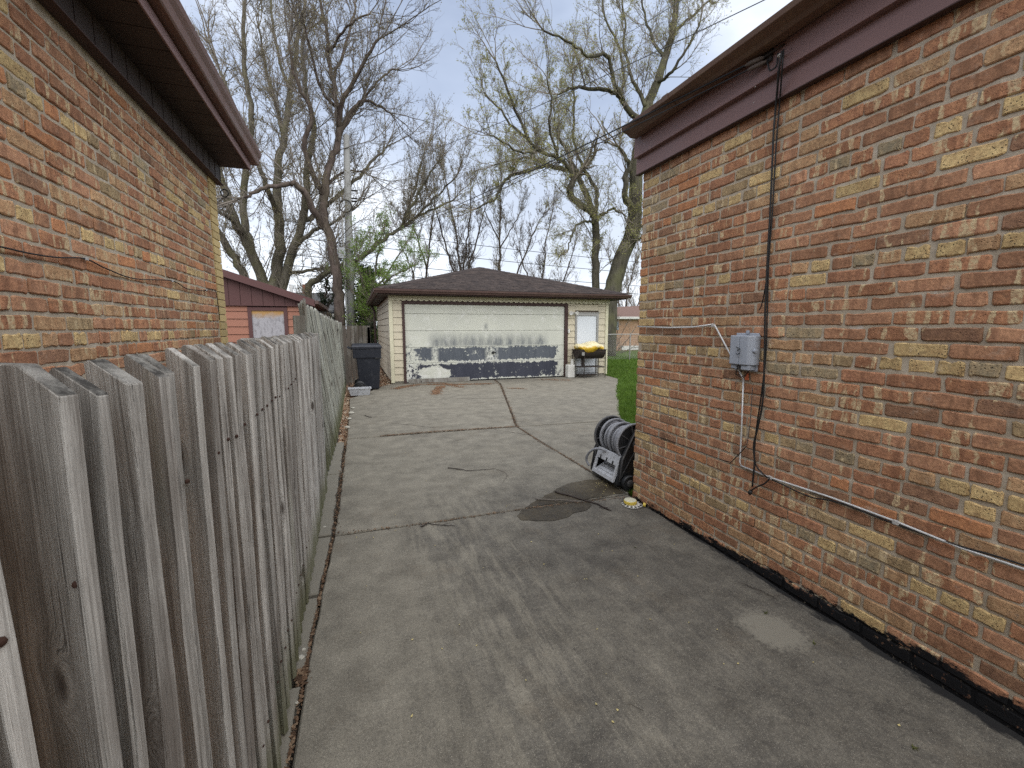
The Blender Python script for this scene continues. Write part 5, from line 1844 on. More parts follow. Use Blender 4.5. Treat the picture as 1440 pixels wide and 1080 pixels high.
ca = [(1083, 673), (1110, 686), (1140, 699), (1180, 707), (1262, 738), (1350, 768), (1440, 795)]
solo('wall_cable', MB().tube(smooth_pts(wallpts(ca, XC - 0.001) + [np.array((XC, 0.2, 0.66))]), 0.004, 6), CABLE, 'black cable sagging along the pale conduit towards the street', 'cable', smooth=True)
ca = [(893, 606), (922, 613), (965, 628), (1010, 645), (1028, 650)]
solo('wall_cable', MB().tube(smooth_pts(wallpts(ca, XC + 0.001)), 0.0028, 6), CABLE, 'thin dark wire crossing the low brickwork near the house corner', 'cable', smooth=True)
ca = [(1027, 651), (1040, 638), (1050, 627)]
solo('wall_cable', MB().tube(smooth_pts(wallpts(ca, XC - 0.004)), 0.003, 6), CABLE, 'short slanting black wire stub beside the conduit', 'cable', smooth=True)
ca = [(1058, 545), (1056, 580), (1053, 610), (1050, 626)]
solo('wall_cable', MB().tube(smooth_pts(wallpts(ca, XC)), 0.0025, 6), HOSE_DK, 'faint grey wire dropping from the junction box', 'cable', smooth=True)

# left wall wire with clips
ca = [(-60, 338), (0, 347), (40, 356), (80, 362), (120, 364), (150, 378), (190, 392), (242, 395), (263, 406), (285, 408.5), (302, 408), (306, 425), (309, 450)]
lw = thing('wall_wire', (XL + 0.01, 3.2, 1.8), 'thin black wire sagging across the left brick wall on white clips', 'wire')
part('wire', MB().tube(smooth_pts(wallpts(ca, XL + 0.014)), 0.0035, 6), CABLE, lw, smooth=True)
for q in wallpts([(121, 364), (242, 395), (290, 408)], XL + 0.014):
    part('clip', MB().box(q - (0.006, 0.012, 0.008), q + (0.006, 0.012, 0.008)), CL, lw, bevel=0.002)
solo('cable_loop', MB().ring((XL + 0.06, YL + 0.07, 2.86), (0.2, 1, 0), 0.035, 0.006, 20, 6), CABLE, 'small black cable loop hanging under the left eave corner', 'cable', smooth=True)

# wire anchor under the right eave
XA = 2.262
an = thing('wire_anchor', (XA - 0.02, 2.07, 3.05), 'rusty insulator bracket holding the overhead wires under the right eave', 'bracket')
INS = worn('brown_insulator', (0.12, 0.095, 0.08), 0.6, 0.3, amt=0.4, scale=30)
P1, P2 = onX(1048, 92, XA - 0.06), onX(1075, 80, XA - 0.03)
part('insulator', MB().tube([P1, P1 * 0.75 + P2 * 0.25, P1 * 0.25 + P2 * 0.75, P2], [0.006, 0.0125, 0.0125, 0.006], 10), INS, an, smooth=True)
P1b, P2b = P1 + (0.01, -0.01, -0.028), P2 + (0.01, -0.01, -0.024)
part('insulator', MB().tube([P1b, P1b * 0.75 + P2b * 0.25, P1b * 0.25 + P2b * 0.75, P2b], [0.006, 0.0115, 0.0115, 0.006], 10), INS, an, smooth=True)
part('hook', MB().tube([P2, onX(1090, 70, XA - 0.02), onX(1103, 62, XA - 0.005)], 0.005, 6), RUST_BLK, an)
part('hook', MB().tube(smooth_pts([P2b, onX(1080, 90, XA - 0.03), onX(1083, 99, XA - 0.03), onX(1092, 92, XA - 0.02), onX(1094, 75, XA - 0.01)]), 0.005, 6), CABLE, an)
part('bracket_plate', MB().box((XA - 0.014, 2.03, 3.02), (XA - 0.0005, 2.085, 3.085)), RUST_BLK, an, bevel=0.003)
part('cable_tie', MB().ring(onX(1098, 78, XA - 0.02), (0, 0, 1), 0.014, 0.004, 16, 6), WHITE_OLD, an)


def catenary(a, b, sag, n=24):
    a, b = np.array(a, float), np.array(b, float)
    return [a + (b - a) * (i / n) - np.array((0, 0, sag * 4 * (i / n) * (1 - i / n))) for i in range(n + 1)]


PX, PY = -0.02, 21.5        # utility pole
POLE_TOP = onY(487, 190, PY)[2]
att = onY(494, 336, PY - 0.2)
solo('overhead_wire', MB().tube(catenary(P1, att, 0.25, 40), 0.0055, 5), CABLE, 'thick overhead wire from the right eave bracket down to the wooden pole', 'wire')
solo('overhead_wire', MB().tube(catenary(P1b, att + (0, 0, 0.12), 0.33, 40), 0.004, 5), CABLE, 'thinner twin overhead wire just under the thick one', 'wire')
w0 = onY(1170, -60, 3.0)
solo('overhead_wire', MB().tube(catenary(onY(1120, -22, 6), onY(480, 250, 30), 0.4, 40), 0.009, 5), HOSE_DK, 'grey overhead wire passing high above the right gutter', 'wire')
solo('overhead_wire', MB().tube(catenary(onY(1000, -27, 7), onY(840, 68, 26), 0.1, 30), 0.009, 5), HOSE_DK, 'upper grey overhead wire crossing the top of the tall tree', 'wire')

# alley power lines
for i, (zz, yy, lb) in enumerate(((3.55, 23.6, 'lowest'), (4.05, 23.6, 'second lowest'), (4.9, 24.0, 'second highest'), (5.6, 24.0, 'highest'))):
    a, b = np.array((-3, yy - 0.3, zz + 0.9)), np.array((42, yy + 2, zz + 0.2))
    solo('power_line', MB().tube(catenary(a, b, 0.5, 40), 0.016, 5), CABLE, lb + ' of the four power lines strung behind the garage roof', 'wire', 'power lines behind the garage')

# utility pole
up_ = thing('utility_pole', (PX, PY, 0), 'weathered grey wooden utility pole behind the fences', 'utility pole')
cxp = onY(487, 190, PY)[0]
part('shaft', MB().tube([(PX - 0.12, PY, 0), (PX - 0.05, PY, 4), (cxp, PY, POLE_TOP)], [0.20, 0.175, 0.125], 14), POLE, up_, smooth=True)
q = onY(481, 357, PY - 0.2)
part('meter_box', MB().box((q[0] - 0.16, PY - 0.42, q[2] - 0.22), (q[0] + 0.14, PY - 0.2, q[2] + 0.24)), GREY_PL, up_, bevel=0.03)
q = onY(493, 346, PY - 0.2)
part('terminal_box', MB().box((q[0] - 0.02, PY - 0.35, q[2] - 0.22), (q[0] + 0.22, PY - 0.1, q[2] + 0.24)), GREY_PL, up_, bevel=0.03)
q = onY(486, 290, PY - 0.2)
part('cable_coil', MB().ring(tuple(q), (0.3, 1, 0), 0.26, 0.03, 28, 6), CABLE, up_, smooth=True)
for yy_ in (268, 279, 283):
    q = onY(494, yy_, PY)
    part('insulator', MB().tube([q, q + (0.25, 0, 0.02)], 0.035, 6), CABLE, up_)
q = onY(482, 395, PY - 0.2)
part('riser_pipe', MB().tube([(PX - 0.28, PY - 0.15, 0), (PX - 0.26, PY - 0.15, onY(484, 300, PY)[2])], 0.035, 8), GALV, up_)

# ================================================================== red garage at left
rg = thing('garage', (-4.5, 17.5, 0), 'salmon pink garage with plum gable and boarded-up window beyond the fence', 'garage')
RY = 15.0
RX1 = onY(427, 440, RY)[0]
pk_z0 = onY(427, 427, RY)[2]
part('wall', MB().box((RX1 - 6.4, RY + 0.02, -0.05), (RX1 - 0.02, RY + 6.2, 2.22)).prism([(RX1 - 6.4, 2.221), (RX1 - 0.02, 2.221), (RX1 - 0.02, 2.36), (RX1 - 3.2, 3.455), (RX1 - 6.4, 2.36)], 'y', RY - 0.025, RY + 6.2), PLUM, rg)
wx0, wx1 = onY(354, 440, RY)[0], onY(399, 440, RY)[0]
wz1, wz0 = onY(376, 437, RY)[2], 1.15
z = 0.0
while z < 2.16:
    zt = min(z + 0.225, 2.2)
    if z + 0.1 > wz0 - 0.2 and z < wz1:
        spans = ((RX1 - 6.4, wx0 - 0.105), (wx1 + 0.105, RX1 - 0.065))
    else:
        spans = ((RX1 - 6.4, RX1 - 0.065),)
    for a, b in spans:
        vs = [(a, RY - 0.026, z + 0.014), (b, RY - 0.026, z + 0.014), (b, RY - 0.003, zt), (a, RY - 0.003, zt), (a, RY + 0.02, z + 0.014), (b, RY + 0.02, z + 0.014), (b, RY + 0.02, zt), (a, RY + 0.02, zt)]
        part('siding_plank', MB().add(vs, [(0, 1, 2, 3), (5, 4, 7, 6), (4, 5, 1, 0), (3, 2, 6, 7), (4, 0, 3, 7), (1, 5, 6, 2)]), PINK, rg)
    vs = [(RX1 + 0.026, RY + 0.07, z + 0.014), (RX1 + 0.026, RY + 6.2, z + 0.014), (RX1 + 0.003, RY + 6.2, zt), (RX1 + 0.003, RY + 0.07, zt), (RX1 - 0.02, RY + 0.07, z), (RX1 - 0.02, RY + 6.2, z), (RX1 - 0.02, RY + 6.2, zt), (RX1 - 0.02, RY + 0.07, zt)]
    part('siding_plank', MB().add(vs, [(0, 1, 2, 3), (5, 4, 7, 6), (4, 5, 1, 0), (3, 2, 6, 7), (4, 0, 3, 7), (1, 5, 6, 2)]), PINK, rg)
    z += 0.225
part('corner_trim', MB().box((RX1 - 0.06, RY - 0.03, 0), (RX1 + 0.03, RY + 0.065, 2.2)), PLUM, rg)
part('window_board', MB().box((wx0, RY - 0.012, wz0), (wx1, RY + 0.015, wz1)), PLY, rg, label='peeling grey plywood over the window')
for a, b in (((wx0 - 0.10, RY - 0.04, wz0 - 0.1), (wx0, RY + 0.015, wz1 + 0.10)), ((wx1, RY - 0.04, wz0 - 0.1), (wx1 + 0.10, RY + 0.015, wz1 + 0.10)), ((wx0, RY - 0.04, wz1), (wx1, RY + 0.015, wz1 + 0.10))):
    part('window_frame', MB().box(a, b), PLUM, rg)
GXc = RX1 - 3.2
rise = 0.345
gz = lambda x: 2.22 + 0.16 + (RX1 + 0.12 - x) * rise if x > GXc else 2.22 + 0.16 + (x - (RX1 - 6.52)) * rise
x_ = RX1 + 0.10
while x_ > RX1 - 6.4:
    a, b = x_ - 0.29, x_
    part('gable_board', MB().prism([(a, 2.215), (b - 0.012, 2.215), (b - 0.012, max(gz(b) - 0.12, 2.24)), (a, max(gz(a) - 0.12, 2.24))], 'y', RY - 0.06, RY - 0.03), PLUM, rg)
    x_ -= 0.29
part('gable_sill', MB().box((RX1 - 6.5, RY - 0.09, 2.19), (RX1 + 0.12, RY - 0.0, 2.213)), PLUM, rg)
for s_ in (1, -1):
    x0 = GXc
    x1 = GXc + s_ * 3.55
    zt, zb = gz(GXc + 1e-3) + 0.0, gz(GXc + 1e-3) - 3.55 * rise
    vs = [(x0, RY - 0.25, zt), (x1, RY - 0.25, zb), (x1, RY + 6.5, zb), (x0, RY + 6.5, zt), (x0, RY - 0.25, zt + 0.07), (x1, RY - 0.25, zb + 0.07), (x1, RY + 6.5, zb + 0.07), (x0, RY + 6.5, zt + 0.07)]
    f_ = [(0, 3, 2, 1), (4, 5, 6, 7), (0, 1, 5, 4), (1, 2, 6, 5), (2, 3, 7, 6), (3, 0, 4, 7)]
    part('roof', MB().add(vs, f_ if s_ > 0 else [tuple(reversed(q)) for q in f_]), SHINGLE, rg)
    vs = [(x0, RY - 0.29, zt - 0.12), (x1, RY - 0.29, zb - 0.12), (x1, RY - 0.252, zb - 0.12), (x0, RY - 0.252, zt - 0.12), (x0, RY - 0.29, zt + 0.085), (x1, RY - 0.29, zb + 0.085), (x1, RY - 0.252, zb + 0.085), (x0, RY - 0.252, zt + 0.085)]
    part('barge_board', MB().add(vs, f_ if s_ > 0 else [tuple(reversed(q)) for q in f_]), PLUM, rg)
xe_ = GXc + 3.55
ze_ = gz(GXc + 1e-3) - 3.55 * rise
part('gutter', MB().box((xe_ - 0.02, RY - 0.29, ze_ - 0.05), (xe_ + 0.10, RY + 6.5, ze_ + 0.06)), BROWN_AL, rg, bevel=0.01)
q = onY(409, 400, RY + 1.5)
part('vent_pipe', MB().tube([(q[0], RY + 1.5, 2.6), (q[0], RY + 1.5, q[2])], 0.05, 10), GALV, rg)
part('soffit', MB().box((RX1, RY - 0.2, ze_ - 0.04), (xe_ - 0.02, RY + 6.4, ze_ - 0.01)), PLUM, rg)

# ---- far house with grey roof, between
fh = thing('house', (-1.0, 30, 0), 'distant house with a low grey shingled roof behind the pink garage', 'house')
a0, a1 = onY(408, 440, 28)[0], onY(474, 440, 28)[0]
zr0, zr1 = onY(440, 438, 28)[2], onY(440, 411, 31)[2]
part('wall', MB().box((a0, 28.4, 0), (a1 - 0.3, 36, zr0)), SIDING_SHADED, fh)
xa, xb_ = a0 - 2.5, a1
part('roof', MB().prism([(28.0, zr0), (31.5, zr1), (35, zr0), (35, zr0 - 0.12), (31.5, zr1 - 0.14), (28, zr0 - 0.12)], 'x', xa, xb_), SHINGLE_G, fh)
part('barge_board', MB().prism([(27.9, zr0 - 0.05), (31.5, zr1 + 0.03), (35.1, zr0 - 0.05), (35.1, zr0 - 0.22), (31.5, zr1 - 0.16), (27.9, zr0 - 0.22)], 'x', xb_ + 0.002, xb_ + 0.06), WHITE_OLD, fh)
part('chimney', MB().box((a0 + 0.4, 31.2, zr1 - 0.3), (a0 + 0.9, 31.8, zr1 + 0.5)), PINK, fh)

# ---- far brick house at right
HY = 26.0
hx0 = onY(858, 470, HY)[0]
m = NM('far_orange_brick', 0.9, 0.15)
p = m.pos()
bt = m.n('ShaderNodeTexBrick')
m.link(m.mapv(p, (1, 0, 1)), bt.inputs[0])
qx = m.n('ShaderNodeCombineXYZ')
m.link(m.xyz()[0], qx.inputs[0])
m.link(m.xyz()[2], qx.inputs[1])
m.link(qx.outputs[0], bt.inputs['Vector'])
bt.inputs['Scale'].default_value = 1.0
bt.inputs['Brick Width'].default_value = 0.22
bt.inputs['Row Height'].default_value = 0.075
bt.inputs['Mortar Size'].default_value = 0.008
bt.inputs['Color1'].default_value = (0.36, 0.20, 0.12, 1)
bt.inputs['Color2'].default_value = (0.44, 0.26, 0.155, 1)
bt.inputs['Mortar'].default_value = (0.36, 0.30, 0.24, 1)
m.col(m.mul(bt.outputs['Color'], m.rng(m.noise(p, 1.2, 3), 0.3, 0.7, 0.85, 1.15)))
FARB = m.m
rh = thing('house', (hx0 + 5, HY + 4, 0), 'distant orange brick house with brown roof beyond the chain link fence', 'house')
part('wall', MB().box((hx0, HY, -0.1), (hx0 + 12, HY + 8, 2.12)), FARB, rh)
part('foundation', MB().box((hx0 + 0.9, HY - 0.04, 0), (hx0 + 12, HY, 0.28)), WHITE_OLD, rh)
part('gutter', MB().box((hx0 - 0.35, HY - 0.45, 2.08), (hx0 + 12.4, HY - 0.30, 2.24)), WHITE_OLD, rh, bevel=0.02)
part('soffit', MB().box((hx0 - 0.33, HY - 0.3, 2.12), (hx0 + 12.3, HY + 8.3, 2.18)), WHITE_OLD, rh)
part('roof', MB().add([(hx0 - 0.4, HY - 0.4, 2.2), (hx0 + 12.4, HY - 0.4, 2.2), (hx0 + 12.4, HY + 8.4, 2.2), (hx0 - 0.4, HY + 8.4, 2.2), (hx0 + 0.9, HY + 2.3, 2.95), (hx0 + 8, HY + 4, 3.4)], [(0, 1, 5, 4), (1, 2, 5), (2, 3, 4, 5), (3, 0, 4), (0, 3, 2, 1)]), worn('rose_brown_shingle', (0.19, 0.125, 0.105), 0.95, 0.1, amt=0.3, scale=4), rh)
q0, q1 = onY(862, 452, HY), onY(868, 464, HY)
gw = part('window', MB().box((q0[0] - 0.1, HY - 0.03, q1[2]), (q1[0] + 0.1, HY - 0.005, q0[2])), worn('glass_block', (0.20, 0.23, 0.24), 0.3, 0.5, amt=0.5, scale=8), rh, label='small glass block window')
wz, wdx = (q0[2] - q1[2]) / 3, (q1[0] - q0[0] + 0.2) / 3
for i in range(3):
    for j in range(3):
        a_ = q0[0] - 0.1 + i * wdx
        c_ = q1[2] + j * wz
        part('pane', MB().box((a_ + 0.02, HY - 0.05, c_ + 0.02), (a_ + wdx - 0.02, HY - 0.031, c_ + wz - 0.02)), worn('glass_block_face', (0.24, 0.28, 0.30), 0.2, 0.5, amt=0.4, scale=8) if i + j == 0 else bpy.data.materials['glass_block_face'], gw, bevel=0.01)

# chain link fence
CY = 18.3
cf = thing('chain_link_fence', (14, CY, 0), 'galvanised chain link fence with thin posts at the back of the lawn', 'fence')
cxs = onY(886, 480, CY)[0]
ctop = onY(886, 470, CY)[2]
part('rail', MB().tube([(7.9, CY, ctop), (24, CY, ctop)], 0.02, 6), ALU, cf)
for xx_ in (8.0, cxs - 2.6, cxs, cxs + 2.6, cxs + 5.2):
    part('post', MB().tube([(xx_, CY, -0.03), (xx_, CY, ctop + 0.03)], 0.028, 8), ALU, cf)
seg = []
for i in range(180):
    x0 = 7.0 + i * 0.095
    for s_ in (1, -1):
        a = np.array((x0, CY + 0.02, 0.02))
        b = np.array((x0 + s_ * (ctop - 0.02), CY + 0.02, ctop - 0.01))
        seg.append((a, b))
wm = MB()
for a, b in seg:
    if 7.9 <= a[0] <= 24 and 7.9 <= b[0] <= 24:
        wm.tube([a, b], 0.0028, 3, cap=False)
part('wire_mesh', wm, ALU, cf, kind='stuff')


# ---- parked vehicle glimpsed in the gap
q = onY(520, 470, 26)
pc = thing('parked_car', (0.9, 27.5, 0), 'light coloured parked car glimpsed through the gap left of the garage', 'car')
cx_ = 0.95
CARP = worn('pale_car_paint', (0.55, 0.60, 0.66), 0.3, 0.6, amt=0.08)
GLS = worn('dark_car_glass', (0.02, 0.025, 0.03), 0.1, 0.6)
body = [(26.0, 0.35), (30.3, 0.35), (30.35, 0.75), (29.9, 0.92), (29.0, 0.98), (28.3, 1.42), (26.9, 1.45), (26.15, 1.02), (25.95, 0.95), (25.9, 0.5)]
part('body', MB().prism(body, 'x', cx_ - 0.9, cx_ + 0.9), CARP, pc, bevel=0.05)
part('rear_window', MB().add([(cx_ - 0.7, 26.18, 1.07), (cx_ + 0.7, 26.18, 1.07), (cx_ + 0.6, 26.80, 1.42), (cx_ - 0.6, 26.80, 1.42), (cx_ - 0.7, 26.22, 1.05), (cx_ + 0.7, 26.22, 1.05), (cx_ + 0.6, 26.84, 1.40), (cx_ - 0.6, 26.84, 1.40)], [(0, 1, 2, 3), (5, 4, 7, 6), (4, 5, 1, 0), (3, 2, 6, 7), (4, 0, 3, 7), (1, 5, 6, 2)]), GLS, pc)
for sx in (-1, 1):
    part('tail_light', MB().box((cx_ + sx * 0.72 - 0.14, 25.88, 0.72), (cx_ + sx * 0.72 + 0.14, 25.96, 0.92)), worn('red_lens', (0.35, 0.02, 0.02), 0.2, 0.6) if sx < 0 else bpy.data.materials['red_lens'], pc, bevel=0.02)
    for yy_ in (26.8, 29.4):
        wl = part('wheel', MB().lathe([(0.1, -0.1), (0.30, -0.1), (0.33, -0.06), (0.33, 0.06), (0.30, 0.1), (0.1, 0.1)], (cx_ + sx * 0.83, yy_, 0.33), (1, 0, 0), 24), BLACK_PL, pc)
        part('rim', MB().lathe([(0.18, 0), (0.17, 0.02), (0.05, 0.03)], (cx_ + sx * 0.93, yy_, 0.33), (sx, 0, 0), 18), ALU, wl)


# ================================================================== trees
def rot_about(v, ax, ang):
    c, s = np.cos(ang)[:, None], np.sin(ang)[:, None]
    return v * c + np.cross(ax, v) * s + ax * (ax * v).sum(1)[:, None] * (1 - c)


def unit(v):
    return v / (np.linalg.norm(v, axis=1)[:, None] + 1e-9)


def tubes_np(P0, P1, R0, R1, k=3):
    d = unit(P1 - P0)
    ref = np.where(np.abs(d[:, 2:3]) < 0.9, np.array([[0, 0, 1.0]]), np.array([[1.0, 0, 0]]))
    a = unit(np.cross(d, ref))
    b = np.cross(d, a)
    V = []
    for P, R in ((P0, R0), (P1, R1)):
        for j in range(k):
            t = 2 * math.pi * j / k
            V.append(P + R[:, None] * (a * math.cos(t) + b * math.sin(t)))
    V = np.stack(V, 1).reshape(-1, 3)
    base = np.arange(len(P0)) * 2 * k
    Fc = []
    for j in range(k):
        j2 = (j + 1) % k
        Fc.append(np.stack([base + j, base + j2, base + k + j2, base + k + j], 1))
    return V, np.concatenate(Fc)


def grow(S, D, Ln, R, nseg, wander, trop, tip=0.35):
    """vectorised crooked branches: returns node positions (n, nseg+1, 3), directions, radii"""
    n = len(S)
    P = np.zeros((n, nseg + 1, 3))
    DD = np.zeros((n, nseg + 1, 3))
    RR_ = np.zeros((n, nseg + 1))
    P[:, 0], DD[:, 0], RR_[:, 0] = S, D, R
    d = D.copy()
    for i in range(nseg):
        d = unit(d + rng.normal(0, wander, (n, 3)) + np.array((0, 0, trop)))
        P[:, i + 1] = P[:, i] + d * (Ln / nseg)[:, None]
        DD[:, i + 1] = d
        RR_[:, i + 1] = R * (1 - (1 - tip) * (i + 1) / nseg)
    return P, DD, RR_


def spawn(P, DD, RR_, per, t0, ang, lenf, Ln, rf, rmin):
    n, m1, _ = P.shape
    nseg = m1 - 1
    cnt = rng.poisson(per, n) if np.isscalar(per) else rng.poisson(per)
    idx = np.repeat(np.arange(n), cnt)
    t = t0 + (1 - t0) * rng.random(len(idx))
    f = t * nseg
    i = np.minimum(f.astype(int), nseg - 1)
    w = (f - i)[:, None]
    S = P[idx, i] * (1 - w) + P[idx, i + 1] * w
    D = unit(DD[idx, i + 1])
    r = (RR_[idx, i] * (1 - w[:, 0]) + RR_[idx, i + 1] * w[:, 0])
    ax = unit(np.cross(D, rng.normal(0, 1, D.shape)))
    D2 = unit(rot_about(D, ax, rng.normal(ang, 0.18, len(D))))
    L2 = Ln[idx] * lenf * rng.uniform(0.55, 1.2, len(idx)) * (1.15 - 0.55 * t)
    return S, D2, L2, np.maximum(r * rf, rmin)


def make_tree(name, label, limbs, Y0, mats, l1=2.2, d1=2.6, l2=0.42, n2=6, n3=5, l3=0.45, n4=0, bud=None, budn=1.0, budsize=0.05, trop=0.10, group=None, base=None, twigr=0.005, wander=0.15, cat='tree', r1=0.35, up1=0.35):
    """limbs: list of (points [(px,py,dy)], r0 px, r1 px) traced from the photo at depth Y0+dy"""
    lm = MB()
    S, D, Ln, R = [], [], [], []
    allp = []
    for pts, r0, r1_ in limbs:
        W = [onY(a, b, Y0 + c) for a, b, c in pts]
        if pts[0][1] >= 395 and r0 >= 2.5:
            W = [W[0] * (1, 1, 0) + np.array((0, 0, -0.1))] + W
        W = smooth_pts(W, 4)
        W = [W[0]] + [w + rng.normal(0, 0.03, 3) for w in W[1:]]
        n = len(W)
        sc_ = Y0 / F / 0.9
        rr = [(r0 + (r1_ - r0) * i / (n - 1)) * sc_ * 0.5 for i in range(n)]
        lm.tube(W, rr, 8, cap=True)
        allp.append(W[0])
        acc = 0
        for i in range(n - 1):
            seg_ = np.linalg.norm(W[i + 1] - W[i])
            frac = i / n
            if frac < 0.18 and r0 > 8:
                continue
            k = rng.poisson(seg_ * d1)
            for _ in range(k):
                t = rng.random()
                d = (W[i + 1] - W[i]) / (seg_ + 1e-6)
                v = rng.normal(0, 1, 3)
                v -= d * (v @ d)
                v /= np.linalg.norm(v)
                dd = d * 0.75 + v * 0.85 + np.array((0, 0, up1))
                S.append(W[i] + (W[i + 1] - W[i]) * t)
                D.append(dd / np.linalg.norm(dd))
                Ln.append(l1 * rng.uniform(0.4, 1.15) * (1.1 - 0.45 * frac))
                R.append(max(min(rr[i] * r1, 0.026), 0.010))
        # a few leaders carry on from the tip
        for _ in range(4):
            d = (W[-1] - W[-3])
            d = d / np.linalg.norm(d) + rng.normal(0, 0.33, 3) + np.array((0, 0, 0.12))
            S.append(W[-1])
            D.append(d / np.linalg.norm(d))
            Ln.append(l1 * rng.uniform(0.7, 1.15))
            R.append(max(rr[-1] * 0.7, 0.014))
    if base is None:
        base = min(allp, key=lambda q: q[2])
    base = (float(base[0]), float(base[1]), 0.0)
    root = thing(name, base, label, cat, group)
    part('trunk', lm, mats[0], root, smooth=True)
    S, D, Ln, R = np.array(S), np.array(D), np.array(Ln), np.array(R)
    P0, P1, R0, R1 = [], [], [], []
    tips = []

    def emit(P, RR_):
        P0.append(P[:, :-1].reshape(-1, 3))
        P1.append(P[:, 1:].reshape(-1, 3))
        R0.append(RR_[:, :-1].ravel())
        R1.append(RR_[:, 1:].ravel())

    P, DD, RR_ = grow(S, D, Ln, R, 7, wander, trop)
    emit(P, RR_)
    A = spawn(P, DD, RR_, n2, 0.15, 0.70, l2, Ln, 0.6, twigr * 1.5)
    P, DD, RR_ = grow(*A[:2], A[2], A[3], 5, wander * 1.1, trop * 0.8)
    emit(P, RR_)
    B = spawn(P, DD, RR_, n3, 0.15, 0.75, l3, A[2], 0.7, twigr)
    P, DD, RR_ = grow(*B[:2], B[2], B[3], 3, wander * 1.2, trop * 0.7)
    emit(P, RR_)
    bp, bd = P[:, -1], DD[:, -1]
    bp2, bd2 = P[:, 1], DD[:, 1]
    if n4:
        C_ = spawn(P, DD, RR_, n4, 0.1, 0.7, 0.6, B[2], 0.8, twigr * 0.8)
        P, DD, RR_ = grow(*C_[:2], C_[2], C_[3], 2, wander, 0.05)
        emit(P, RR_)
        bp, bd = np.concatenate([bp, P[:, -1]]), np.concatenate([bd, DD[:, -1]])
        bp2, bd2 = np.concatenate([bp2, P[:, 1]]), np.concatenate([bd2, DD[:, 1]])
    V, Fc = tubes_np(np.concatenate(P0), np.concatenate(P1), np.concatenate(R0), np.concatenate(R1))
    keep_ = None
    o = bpy.data.objects.new('crown', np_mesh('crown', V - np.array(base), Fc, mats[1]))
    COL.objects.link(o)
    o.parent = root
    if bud is not None:
        q = np.concatenate([bp, bp2])
        dd = np.concatenate([bd, bd2])
        reps = max(1, int(budn))
        if budn < 1:
            kk = rng.random(len(q)) < budn
            q, dd = q[kk], dd[kk]
        q, dd = np.repeat(q, reps, 0), np.repeat(dd, reps, 0)
        n = len(q)
        q = q + rng.normal(0, budsize * 0.8 * (0.4 if reps == 1 else 1.2), (n, 3))
        s_ = budsize * rng.uniform(0.5, 1.3, n)[:, None]
        u = unit(dd + rng.normal(0, 0.6, (n, 3)))
        w = unit(np.cross(u, rng.normal(0, 1, (n, 3)))) * s_ * 0.32
        V = np.stack([q, q + u * s_ * 0.5 + w, q + u * s_, q + u * s_ * 0.5 - w], 1).reshape(-1, 3)
        Fc = np.arange(4 * n).reshape(-1, 4)
        o = bpy.data.objects.new('buds' if budsize < 0.07 else 'foliage', np_mesh('buds', V - np.array(base), Fc, bud))
        COL.objects.link(o)
        o.parent = root
        tag(o, kind='stuff')
    return root


# big multi-stemmed tree behind the pink garage
make_tree('maple_tree', 'big mossy multi-stemmed tree spreading above the pink garage', [
    ([(384, 428, 0), (388, 385, 0), (393, 350, 0), (391, 300, .3), (390, 240, .5), (400, 190, .8), (408, 130, 1), (418, 60, 1.2), (430, 0, 1.4)], 15, 3),
    ([(378, 420, 0), (370, 395, 0), (352, 350, -.5), (330, 310, -1), (318, 270, -1.2), (305, 235, -1.4), (290, 200, -1.5)], 13, 5),
    ([(352, 350, -.5), (345, 325, 0), (342, 290, .5), (346, 230, .8), (354, 163, 1), (344, 102, 1), (342, 41, 1.2), (346, -10, 1.2)], 9, 3),
    ([(392, 425, 0), (398, 400, 0), (412, 350, -.3), (425, 310, -.6), (430, 270, -1), (432, 228, -1.2), (441, 179, -1.4), (430, 120, -1.5), (425, 60, -1.5)], 12, 3),
    ([(352, 420, 1), (343, 388, 1), (325, 355, 1), (303, 322, 1), (285, 285, 1), (272, 240, 1)], 11, 5),
    ([(391, 300, .3), (375, 262, -.8), (362, 225, -1.2), (352, 190, -1.6), (330, 150, -2), (310, 100, -2.2)], 6, 2.5),
    ([(400, 190, .8), (388, 150, 2), (375, 100, 2.6), (365, 40, 3)], 5, 2),
    ([(412, 350, -.3), (440, 325, -1), (460, 318, -1.6), (490, 300, -2)], 5, 2),
    ([(425, 310, -.6), (438, 307, 0), (455, 291, .3), (473, 278, .5), (491, 262, .7), (509, 244, 1), (522, 227, 1.2), (540, 211, 1.4)], 6, 2.5),
    ([(408, 130, 1), (395, 90, 2), (385, 40, 2.5), (380, 0, 3)], 4, 2),
    ([(330, 310, -1), (312, 300, -2), (290, 295, -3)], 5, 2),
    ([(398, 400, 0), (425, 382, 1), (450, 378, 2), (475, 375, 2.5)], 5, 2.5),
], 24.0, (BARK_A, TWIG), l1=3.0, d1=3.0, l2=0.5, n2=8, n3=7, bud=BUD, budn=0.7, budsize=0.06)
